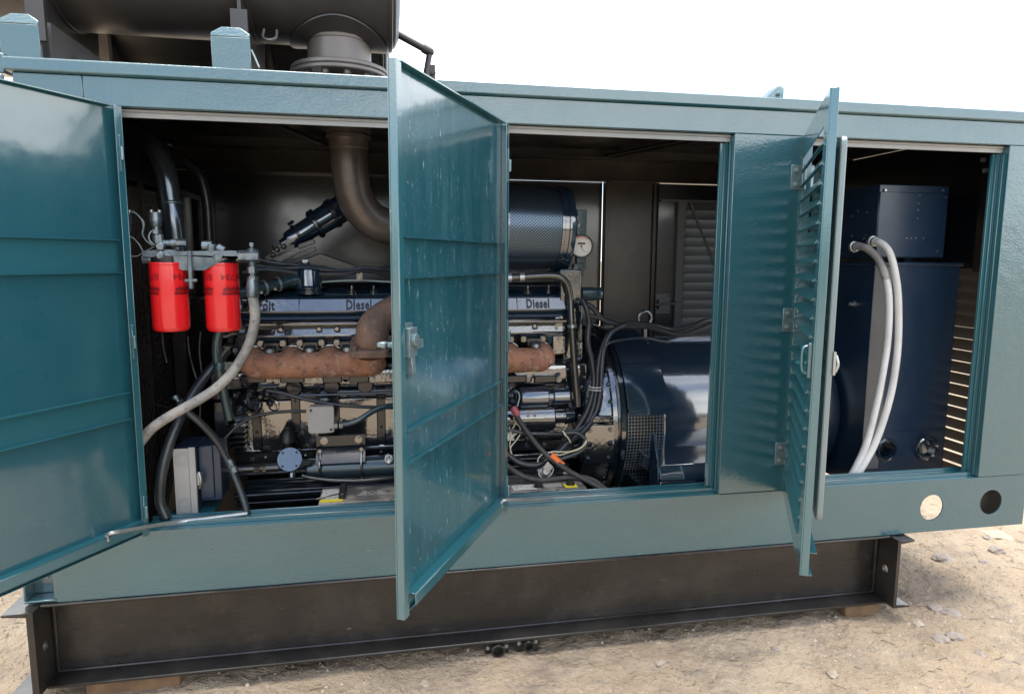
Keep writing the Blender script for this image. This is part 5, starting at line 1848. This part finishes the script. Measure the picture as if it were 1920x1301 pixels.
# ------------------------------------------------------------------ batteries on the sill
def battery(x0, x1, y0, y1, ztop, label, kind):
    t = thing('battery', label, 'battery', ((x0 + x1) / 2, (y0 + y1) / 2, ztop - 0.22), 'batteries behind the sill')
    b = MB()
    b.box(x0, x1, y0, y1, ztop - 0.22, ztop)
    b.build('case', 'battery_top', t, bevel=0.004, seg=2)
    if kind == 0:
        b = MB()
        b.box(x0 + 0.005, x0 + 0.085, y0 + 0.01, y0 + 0.035, ztop + 0.0005, ztop + 0.0015)
        b.build('label_strip', 'yellow_label', t)
        b = MB()
        b.box(x0 + 0.005, x0 + 0.070, y0 + 0.036, y1 - 0.02, ztop + 0.0005, ztop + 0.0015)
        b.build('label_strip', 'white_label', t)
        b = MB()
        b.box(x0 + 0.070, x0 + 0.095, y0 + 0.03, y1 - 0.02, ztop + 0.0005, ztop + 0.022)
        b.build('terminal_cover', 'black_plastic', t, bevel=0.004)
        b = MB()
        b.tube([(x0 - 0.01, y0 + 0.03, ztop + 0.006), (x0 + 0.03, y0 + 0.045, ztop + 0.010), (x0 + 0.075, y0 + 0.05, ztop + 0.018)], 0.0035, n=6)
        b.build('lead', 'black_cable', t)
        b = MB()                                      # worn emblem: two wing shapes and a ring
        xc, yc = x0 + 0.19, (y0 + y1) / 2
        for s in (-1, 1):
            for k in range(4):
                b.prism([(xc + s * 0.018, yc - 0.02 + k * 0.012, ztop + 0.0006), (xc + s * (0.055 - 0.006 * k), yc - 0.024 + k * 0.013, ztop + 0.0006), (xc + s * (0.05 - 0.006 * k), yc - 0.017 + k * 0.013, ztop + 0.0006), (xc + s * 0.018, yc - 0.013 + k * 0.012, ztop + 0.0006)][::s], (0, 0, 0.0006))
        b.lathe((xc, yc, ztop + 0.0006), (0, 0, 1), [(0, 0.011), (0.0006, 0.011), (0.0006, 0.015), (0, 0.015)], 20, False, False)
        b.build('emblem', 'battery_print', t)
    else:
        for i in range(3):
            for j in range(2):
                if i == 1 and j == 1:
                    pass
                x, y = x0 + (x1 - x0) * (0.12 + 0.34 * i + 0.05 * j), y0 + (y1 - y0) * (0.70 - 0.50 * j)
                b = MB()
                b.lathe((x, y, ztop + 0.0005), (0, 0, 1), [(0, 0.019), (0.006, 0.019), (0.006, 0.015), (0.020, 0.015), (0.021, 0.010)], 18)
                b.build('vent_cap', 'black_plastic', t)
        b = MB()
        b.box(x0 + 0.09, x0 + 0.20, y0 + 0.015, y0 + 0.07, ztop + 0.0005, ztop + 0.0015)
        b.build('label_strip', 'white_label', t)
        b = MB()
        b.box(x1 - 0.085, x1 - 0.035, y0 + 0.01, y0 + 0.045, ztop + 0.0005, ztop + 0.004)
        b.build('label_strip', 'yellow_label', t)
        b = MB()
        for i in range(6):
            b.box(x0 + 0.22 + i * 0.012, x0 + 0.228 + i * 0.012, y0 + 0.03, y0 + 0.06, ztop + 0.0005, ztop + 0.0012)
        b.build('print_block', 'battery_print', t)


xb0, xb1 = P(600, 935, .18).x, P(790, 930, .18).x
battery(xb0, xb1, .105, .275, .603, 'worn black battery with yellow label below the cooler', 0)
battery(P(915, 930, .18).x, P(1090, 915, .18).x, .105, .29, .603, 'greyish battery with black vent caps behind the middle sill', 1)

# ------------------------------------------------------------------ starter motor
st = thing('starter_motor', 'glossy dark starter motor with solenoid low on the engine', 'starter motor', P(1005, 790, .40))
a, c = axis_x(925, 1037, 783, .40)
b = MB()
L = c.x - a.x
b.lathe(a, (1, 0, 0), [(0, 0.045), (0.004, 0.057), (L - 0.006, 0.057), (L, 0.052), (L + 0.002, 0.03), (L + 0.05, 0.028), (L + 0.052, 0.035), (L + 0.09, 0.030)], 36)
b.build('motor_body', 'engine_paint', st, angle=30)
a2, c2 = axis_x(974, 1026, 745, .385)
b = MB()
L = c2.x - a2.x
b.lathe(a2, (1, 0, 0), [(0, 0.02), (0.0, 0.040), (0.006, 0.043), (L - 0.004, 0.043), (L, 0.038), (L + 0.001, 0.024), (L + 0.022, 0.024), (L + 0.023, 0.030), (L + 0.027, 0.034), (L + 0.09, 0.034), (L + 0.098, 0.027), (L + 0.099, 0.0)], 32, True, False)
b.build('solenoid', 'navy_paint', st, angle=30)
b = MB()
b.box(a2.x + 0.02, a2.x + 0.07, .352, .40, a2.z - 0.085, a2.z - 0.055)
for s in (0.03, 0.058):
    b.bolt((a2.x + s, .352, a2.z - 0.07), (0, -1, 0), 0.006)
b.build('mounting_bracket', 'engine_cast', st, bevel=0.003)
b = MB()
for px, py, r in ((952, 734, 6), (960, 742, 7), (950, 750, 8), (963, 752, 6), (958, 728, 5), (968, 735, 6), (946, 741, 6)):
    q = P(px, py, .375)
    b.lathe(q, V((-1, -0.5, 0.2)), [(0, r * 0.0017), (0.01, r * 0.0017), (0.011, r * 0.001), (0.02, r * 0.0009)], 8)
b.build('terminal_cluster', 'fitting', st)

# ------------------------------------------------------------------ generator (alternator) barrel
ge = thing('generator', 'big glossy navy generator barrel behind the second and third openings', 'generator', (1.55, CY, 0.36))
R = 0.365
b = MB()
b.lathe((1.06, CY, CZ), (1, 0, 0), [(0, R * 0.98), (0.13, R * 0.98), (0.131, R), (0.99, R), (0.992, R + 0.006), (1.00, R + 0.006), (1.002, R), (1.03, R), (1.045, R * 0.985), (1.056, R * 0.94), (1.06, R * 0.88), (1.06, 0.12), (1.09, 0.11), (1.09, 0.0)], 128, True, False)
b.build('barrel', 'navy_paint', ge, angle=25)
b = MB()                                              # drip cover wrapped over the air inlet
Rc, n = 0.418, 40
rg = []
for i in range(n + 1):
    a = math.radians(115 - (115 - 10) * i / n)
    xl = 1.020 + 0.02 * (i / n)
    xr = 1.150 + 0.085 * (i / n)
    sn, cs = math.sin(a), -math.cos(a)
    rg.append((V((xl, CY + Rc * cs, CZ + Rc * sn)), V((xr, CY + (Rc + 0.004) * cs, CZ + (Rc + 0.004) * sn))))
top = [[p, q_] for p, q_ in rg]
vs = [[b.v(p), b.v(q_)] for p, q_ in rg]
vi = [[b.v(V((p.x, CY + (p.y - CY) * 0.993, CZ + (p.z - CZ) * 0.993))), b.v(V((q_.x, CY + (q_.y - CY) * 0.993, CZ + (q_.z - CZ) * 0.993)))] for p, q_ in rg]
for i in range(n):
    b.face([vs[i][0], vs[i + 1][0], vs[i + 1][1], vs[i][1]])
    b.face([vi[i][0], vi[i][1], vi[i + 1][1], vi[i + 1][0]])
    b.face([vs[i][0], vi[i][0], vi[i + 1][0], vs[i + 1][0]])
    b.face([vs[i][1], vs[i + 1][1], vi[i + 1][1], vi[i][1]])
b.face([vs[n][0], vi[n][0], vi[n][1], vs[n][1]])
b.face([vs[0][0], vs[0][1], vi[0][1], vi[0][0]])
bmesh.ops.recalc_face_normals(b.bm, faces=b.bm.faces[:])
b.build('drip_cover', 'navy_gloss', ge, angle=40)
b = MB()                                              # wire mesh below the cover
Rm = 0.397
def cylp(x, deg, r=Rm):
    a = math.radians(deg)
    return V((x, CY - r * math.cos(a), CZ + r * math.sin(a)))
for i in range(12):
    x = 1.045 + i * 0.0145
    b.tube([cylp(x, d) for d in range(12, -64, -6)], 0.0016, n=4, smooth=False)
for k in range(34):
    d = 11 - k * 2.15
    b.tube([cylp(1.042, d), cylp(1.210, d)], 0.0015, n=4, smooth=False)
wm = b.build('wire_mesh', 'galv', ge)
wm['kind'] = 'stuff'
b = MB()
b.lathe((1.04, CY, CZ), (1, 0, 0), [(0, 0.36), (0.18, 0.36)], 64)
b.build('inlet_core', 'black_plastic', ge)
for x in (1.030, 1.212):
    b = MB()
    b.tube([cylp(x, d0, Rm + 0.001) for d0 in range(14, -66, -4)], 0.0055, n=6, smooth=False)
    b.build('mesh_rim', 'navy_paint', ge)
q0, q1 = P(1153, 880, .50), P(1200, 893, .50)
b = MB()
b.box(q0.x, q1.x, .47, .50, q1.z, q0.z)
b.box(q0.x, q1.x, .476, .62, q0.z + 0.001, q0.z + 0.006)
mt = b.build('mesh_tab', 'navy_paint', ge, bevel=0.002)
for f in (0.2, 0.8):
    b = MB()
    b.bolt((q0.x + (q1.x - q0.x) * f, .47, (q0.z + q1.z) / 2), (0, -1, 0), 0.006)
    b.build('bolt', 'galv', mt)
# foot
zf = P(1290, 869, .172).z - 0.006
x0_, x1_ = P(1238, 880, .16).x, P(1480, 880, .16).x
b = MB()
b.prism_yz([(.150, zf - 0.052), (.172, zf + 0.006), (.62, zf + 0.006), (.62, zf - 0.060), (.150, zf - 0.058)], x0_, x1_)
b.prism_yz([(.156, zf - 0.061), (.156, zf - 0.12), (.162, zf - 0.12), (.162, zf - 0.061)], x0_, x1_)
ft_ = b.build('foot', 'navy_gloss', ge, bevel=0.002)
b = MB()
zg = P(1236, 812, .225).z
b.prism_yz([(.155, zf - 0.10), (.165, zf + 0.03), (.215, zg), (.245, zg), (.245, zf - 0.10)], x0_ - 0.012, x0_ - 0.002)
b.build('gusset', 'navy_paint', ge, bevel=0.002)
b = MB()
b.prism_yz([(.155, zf - 0.10), (.165, zf + 0.03), (.215, zg), (.245, zg), (.245, zf - 0.10)], x1_ + 0.002, x1_ + 0.012)
b.build('gusset', 'navy_paint', ge, bevel=0.002)
for f in (0.15, 0.85):
    b = MB()
    b.bolt((x0_ + (x1_ - x0_) * f, .156, zf - 0.09), (0, -1, 0), 0.010)
    b.build('bolt', 'navy_paint', ft_)
b = MB()
b.box(x0_ - 0.05, x1_ + 0.05, .20, 1.2, .365, zf - 0.10)
b.build('mounting_rail', 'engine_paint', ge)
c = P(1209, 597, CY)
b = MB()
b.tube([V((c.x + 0.034 * math.cos(t), CY, c.z + 0.034 * math.sin(t))) for t in [2 * math.pi * k / 28 for k in range(29)]], 0.009, n=12, smooth=False)
b.cyl((c.x, CY, CZ + R - 0.01), (c.x, CY, c.z - 0.036), 0.017, n=16)
b.build('lifting_eye', 'navy_paint', ge, angle=60)

# ------------------------------------------------------------------ terminal cabinet at the right end
tc_ = thing('terminal_cabinet', 'tall navy electrical cabinet with two conduit hubs at the right end', 'cabinet', (2.34, .7, .44))
Y0 = .29
xa, xb = 2.127, 2.564
zt, zb = 1.466, .455
b = MB()
o = [(xa, zb), (xb, zb), (xb, zt), (xa, zt)]
hA, hB = P(1660, 842, Y0), P(1734, 838, Y0)
b.plate(o, [circ(hA.x, hA.z, 0.040, 28), circ(hB.x, hB.z, 0.040, 28)], lambda x, z: (x, Y0, z), (0, 0.003, 0))
b.build('front_sheet', 'cabinet_navy', tc_)
b = MB()
b.box(xa, xa + 0.003, Y0 + 0.0035, 1.15, zb, zt)
b.box(xb - 0.003, xb, Y0 + 0.0035, 1.15, zb, zt)
b.box(xa + 0.0035, xb - 0.0035, 1.147, 1.15, zb, zt)
b.box(xa, xb, Y0 + 0.0035, 1.15, zt - 0.003, zt - 0.0005)
sd = b.build('side_sheet', 'cabinet_navy', tc_)
b = MB()
b.box(xa - 0.006, xb + 0.012, Y0 - 0.010, 1.16, zt + 0.0005, zt + 0.016)
b.build('top_lip', 'cabinet_navy', tc_, bevel=0.003)
b = MB()  # grey strip painting the open door's reflection onto the front sheet
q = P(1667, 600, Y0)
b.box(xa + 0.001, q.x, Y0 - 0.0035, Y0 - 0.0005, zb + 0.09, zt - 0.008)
b.build('reflection_strip', 'reflection_grey', tc_, bevel=0.001)
b = MB()
b.box(q.x, xb, Y0 - 0.003, Y0 - 0.0005, zb + 0.255, zb + 0.259)
b.build('seam', 'cabinet_navy', tc_)
for h, nn in ((hA, 28), (hB, 6)):
    b = MB()
    b.lathe((h.x, Y0 - 0.001, h.z), (0, -1, 0), [(0, 0.054), (0.010, 0.054), (0.014, 0.050 if nn > 6 else 0.052), (0.014, 0.041), (0.0, 0.0405), (-0.06, 0.0405)], nn if nn > 6 else 36, False, False) if nn > 6 else b.lathe((h.x, Y0 - 0.001, h.z), (0, -1, 0), [(0, 0.060), (0.012, 0.060)], 6, True, False, ref=(0.1, 0, 1))
    if nn == 6:
        b.lathe((h.x, Y0 - 0.0131, h.z), (0, -1, 0), [(0, 0.060), (0.0, 0.052), (0.006, 0.048), (0.006, 0.041), (-0.012, 0.0405), (-0.07, 0.0405)], 36, False, False)
    b.build('conduit_hub', 'engine_blue', tc_, angle=30)
b = MB()
q = P(1608, 570, .40)
b.lathe((xa, .40, q.z), (-1, 0, 0), [(0, 0.014), (0.008, 0.014), (0.009, 0.008), (0.03, 0.008)], 6)
b.build('ground_stud', 'galv', tc_)
# control boxes on top
ub = thing('exciter_box', 'dark navy control box sitting on top of the tall cabinet', 'control box', (2.3, .7, zt))
b = MB()
za_, zb_ = P(1700, 361, Y0).z, P(1700, 482, Y0).z
b.box(xa + 0.002, P(1770, 420, Y0).x, Y0, Y0 + 0.004, zb_, za_)
b.build('front_cover', 'cabinet_navy', ub, bevel=0.002)
b = MB()
b.box(xa, P(1776, 420, Y0).x, Y0 + 0.0045, 1.0, zb_ - 0.004, P(1700, 347, Y0).z)
b.build('box_body', 'cabinet_navy', ub, bevel=0.003)
for px, py in ((1660, 357), (1768, 357), (1773, 370), (1724, 366), (1722, 382), (1721, 394), (1720, 410), (1700, 447), (1708, 447), (1716, 447), (1731, 447), (1757, 471)):
    q = P(px, py, Y0)
    b = MB()
    b.cyl((q.x, Y0 - 0.0003, q.z), (q.x, Y0 - 0.0035, q.z), 0.0032 if py > 360 else 0.006, n=8)
    b.build('screw', 'galv', ub)
for y, z in ((.36, 1.70), (.42, 1.71), (.36, 1.60), (.37, 1.585), (.45, 1.60), (.46, 1.69)):
    b = MB()
    b.cyl((xa - 0.0003, y, z), (xa - 0.004, y, z), 0.004, n=8)
    b.build('screw', 'galv', ub)
b = MB()
b.box(xa + 0.2, xa + 0.24, Y0 + 0.06, Y0 + 0.10, zt + 0.016, zb_ - 0.0045)
b.build('support_foot', 'cabinet_navy', ub)
# white conduits
for i, pts in enumerate(([(1603, 463, .36), (1612, 462, .33), (1628, 468, .29), (1648, 488, .25), (1662, 525, .22), (1667, 570, .20), (1664, 640, .19), (1655, 700, .18), (1643, 760, .17), (1625, 830, .16), (1604, 878, .15), (1592, 898, .145), (1584, 914, .14)],
                         [(1637, 453, .30), (1650, 455, .26), (1667, 472, .22), (1678, 510, .20), (1684, 560, .19), (1684, 640, .18), (1676, 710, .17), (1662, 770, .16), (1641, 830, .155), (1616, 876, .14), (1602, 896, .135), (1595, 914, .13)])):
    b = MB()
    b.tube(PP(pts), 0.0148, n=18, sub=8)
    w = tag(b.build('conduit', 'white_conduit', angle=60), ('left white conduit with grey ribbed start, looping out of the dark box', 'right smooth white conduit looping out beside the control box')[i], 'conduit', 'white conduits by the cabinet')
    q = PP(pts[:2])
    b = MB()
    d = (q[1] - q[0]).normalized()
    b.lathe(q[0] - d * 0.012, d, [(0, 0.025), (0.012, 0.025), (0.013, 0.0205), (0.026, 0.0205)], 16)
    b.build('end_fitting', 'galv', w)
    if i == 0:
        b = MB()
        b.tube(PP(pts[:5]), 0.0156, n=16, cor=(0.008, 0.06))
        b.build('ribbed_sleeve', 'grey_hose', w, angle=60)

# ------------------------------------------------------------------ harness in the second bay
b = MB()
bt = PP([(905, 524, .44), (940, 522, .44), (985, 519, .44), (1030, 517, .44), (1052, 521, .44), (1064, 535, .44), (1069, 560, .44), (1071, 600, .43), (1075, 660, .42), (1079, 715, .41), (1083, 762, .40)])
b.tube(bt, 0.0150, n=18, sub=8)
br = tag(b.build('breather_tube', 'steel_tube', angle=60), 'bent steel tube running under the canister and down the engine end', 'pipe')
for px, py in ((954, 521), (978, 520)):
    c = P(px, py, .44)
    b = MB()
    b.lathe(c, (1, 0, 0.05), [(-0.012, 0.017), (-0.010, 0.020), (0.010, 0.020), (0.012, 0.017)], 18)
    b.build('tube_clamp', 'galv', br)
b = MB()
c = P(1073, 608, .43)
b.lathe(c, (0, 0, -1), [(0, 0.017), (0.001, 0.021), (0.014, 0.021), (0.015, 0.017)], 18)
b.build('tube_clamp', 'galv', br)
CAB = [
    ([(1092, 563, .42), (1100, 580, .40), (1104, 605, .40), (1102, 640, .39), (1110, 680, .38), (1113, 720, .37), (1103, 765, .35), (1083, 800, .33), (1058, 830, .32), (1035, 855, .31), (1020, 870, .31)], .0118, 'leftmost thick black harness cable dropping past the flywheel housing'),
    ([(1160, 612, .42), (1140, 628, .40), (1128, 655, .39), (1121, 690, .37), (1119, 725, .36), (1110, 770, .34), (1090, 808, .33), (1062, 840, .31), (1038, 868, .30)], .0098, 'middle black harness cable with white tie at the housing'),
    ([(1176, 606, .42), (1148, 622, .39), (1133, 652, .38), (1128, 690, .36), (1126, 730, .35), (1118, 770, .34), (1100, 795, .33), (1075, 812, .32), (1055, 828, .31)], .0090, 'black cable curving from the top bundle down the housing front'),
    ([(1100, 592, .42), (1120, 595, .42), (1145, 604, .42), (1180, 612, .42), (1215, 613, .42), (1245, 622, .42), (1275, 628, .42), (1310, 618, .42), (1345, 604, .42)], .0105, 'lower black cable draped over the generator barrel'),
    ([(1160, 613, .41), (1185, 606, .42), (1225, 610, .42), (1262, 618, .43), (1300, 610, .42), (1325, 601, .42), (1350, 600, .42)], .0105, 'upper black cable draped over the generator barrel'),
    ([(1094, 566, .42), (1112, 578, .42), (1130, 598, .42), (1150, 606, .42), (1172, 612, .42)], .0115, 'black cable leaving the plug toward the eyebolt'),
    ([(1132, 652, .36), (1145, 642, .36), (1175, 636, .37), (1205, 634, .38), (1232, 638, .40), (1255, 642, .42)], .0050, 'thin grey cable over the curved drip cover'),
    ([(938, 842, .26), (955, 855, .25), (975, 868, .24), (1000, 872, .24), (1025, 864, .25), (1048, 848, .27), (1065, 830, .29), (1090, 812, .31), (1110, 790, .33)], .0125, 'thick black loom curving up from the middle door edge'),
    ([(930, 795, .28), (950, 804, .28), (985, 812, .28), (1020, 813, .28), (1052, 813, .29), (1080, 806, .30)], .0080, 'slim black cable crossing horizontally below the starter'),
    ([(920, 845, .22), (945, 868, .21), (975, 890, .20), (1010, 900, .19), (1050, 897, .19), (1090, 895, .19), (1115, 902, .18), (1136, 918, .16)], .0110, 'grey-black battery cable sagging above the vent caps'),
    ([(1060, 812, .28), (1082, 812, .27), (1096, 822, .26), (1098, 836, .26), (1085, 848, .26), (1060, 858, .26), (1035, 866, .26)], .0085, 'short looped black cable over the light cover plate'),
    ([(1050, 700, .45), (1030, 714, .44), (1010, 718, .44), (985, 717, .44)], .0055, 'thin line under the second manifold'),
    ([(955, 730, .36), (945, 738, .34), (938, 752, .32), (932, 770, .31)], .0022, 'hair thin wire at the starter terminals'),
    ([(970, 762, .32), (974, 745, .34), (972, 735, .35)], .0030, 'short pale lead up to the starter terminals'),
]
for pts, r, lab in CAB:
    b = MB()
    cor = (0.007, 0.10) if 'loom' in lab else None
    b.tube(PP(pts), r, n=12, sub=7, cor=cor)
    tag(b.build('harness_cable', 'grey_wire' if ('pale' in lab or 'hair' in lab) else 'rubber_cable' if 'grey-black' in lab else 'black_cable' if r > 0.009 else 'black_hose', angle=60), lab, 'cable', 'harness cables at the generator end')
b = MB()
pts = [(965, 772, .30), (976, 792, .28), (990, 812, .26), (1005, 832, .24), (1022, 850, .22), (1045, 868, .20), (1070, 885, .19), (1098, 900, .17), (1130, 918, .14)]
b.tube(PP(pts), 0.0108, n=14, sub=7)
bc_ = tag(b.build('battery_cable', 'rubber_cable', angle=60), 'grey battery cable with orange tape running down from the starter', 'cable')
b = MB()
p0, p1 = P(961, 764, .305), P(973, 781, .29)
b.lathe(p0, p1 - p0, [(0, 0.012), (0.006, 0.015), (0.035, 0.0145), (0.04, 0.012)], 14)
b.build('terminal_boot', 'pink_boot', bc_)
b = MB()
p0, p1 = P(1033, 853, .214), P(1047, 866, .202)
b.lathe(p0, p1 - p0, [(0, 0.0125), (0.001, 0.0145), ((p1 - p0).length, 0.0145), ((p1 - p0).length + 0.001, 0.0125)], 14)
b.obox(p1 + V((0.008, -0.004, -0.006)), (0.010, 0, -0.008), (0, 0.002, 0), (0.008, 0, 0.010))
b.build('tape_flag', 'orange_tape', bc_)
WIR = [
    [(963, 775, .31), (965, 790, .30), (974, 800, .29), (976, 812, .28), (968, 825, .27), (958, 838, .26), (957, 850, .26), (962, 862, .25)],
    [(966, 778, .31), (972, 792, .30), (975, 805, .29), (963, 815, .28), (948, 828, .27), (942, 838, .26), (940, 850, .25)],
    [(964, 776, .31), (968, 788, .30), (963, 800, .29), (955, 812, .28), (944, 826, .27), (940, 846, .25)],
    [(970, 812, .28), (955, 822, .27), (945, 832, .26), (941, 842, .25)],
    [(955, 800, .28), (958, 815, .27), (956, 835, .26), (960, 852, .25), (966, 860, .25)],
    [(1034, 846, .22), (1050, 847, .22), (1070, 846, .23), (1090, 838, .24), (1099, 826, .25)],
    [(1032, 848, .22), (1048, 853, .22), (1066, 848, .23), (1086, 842, .24), (1098, 832, .25), (1100, 824, .25)],
    [(1035, 847, .22), (1020, 850, .22), (1010, 858, .22), (1008, 866, .22)],
    [(1008, 880, .22), (1012, 892, .21), (1022, 897, .21), (1034, 888, .21), (1038, 878, .22)],
]
WL = ['cream wire with the longest loop below the pink boot', 'cream wire curling left at the middle door edge', 'cream wire crossing behind the others under the boot', 'short cream wire reaching the door edge', 'cream wire hanging straight into the black loom',
      'upper cream wire in front of the light cover plate', 'lower cream wire in front of the light cover plate', 'cream wire curl left of the orange tape', 'cream wire loop around the silver clamp']
for pts, lab in zip(WIR, WL):
    b = MB()
    b.tube(PP(pts), 0.0024, n=6, sub=6)
    tag(b.build('cream_wire', 'cream_wire'), lab, 'wire', 'cream coloured wires')
b = MB()
for px, py, Y in ((1117, 727, .345), (1117, 732, .345)):
    c = P(px, py, Y)
    b.lathe(c + V((0, 0.01, 0)), (0.05, 0, 1), [(0, 0.026), (0.001, 0.0275), (0.004, 0.0275), (0.005, 0.026)], 16, False, False)
tag(b.build('cable_tie', 'white_conduit'), 'pair of white ties round the harness at the housing', 'cable tie')
c = P(1058, 813, .285)
b = MB()
b.lathe(c, (0.8, 0, 0.5), [(-0.003, 0.013), (-0.003, 0.016), (0.003, 0.016), (0.003, 0.013)], 14, False, False)
b.tube([c, c + V((0.012, -0.02, -0.014)), c + V((0.022, -0.018, -0.034))], 0.0025, n=6)
tag(b.build('cable_tie', 'cream_wire'), 'cream tie on the slim cable below the starter', 'cable tie')
c = P(1022, 884, .215)
b = MB()
b.lathe(c, (0.2, -1, 0.3), [(-0.02, 0.022), (0.0, 0.022), (0.004, 0.016), (0.012, 0.014)], 14)
b.box(c.x - 0.03, c.x + 0.024, .212, .228, c.z - 0.010, c.z + 0.012)
b.obox((c.x + 0.01, .21, c.z + 0.02), (0.012, 0, 0.012), (0, 0.006, 0), (-0.012, 0, 0.012))
tag(b.build('ground_clamp', 'galv', bevel=0.002), 'silver clamp hanging under the loom near the orange tape', 'clamp')
c = P(1059, 890, .30)
b = MB()
b.ball(c, 0.014, (1.2, 0.8, 1))
tag(b.build('plastic_cap', 'cream_wire'), 'small cream plastic cap behind the sagging battery cable', 'cap')
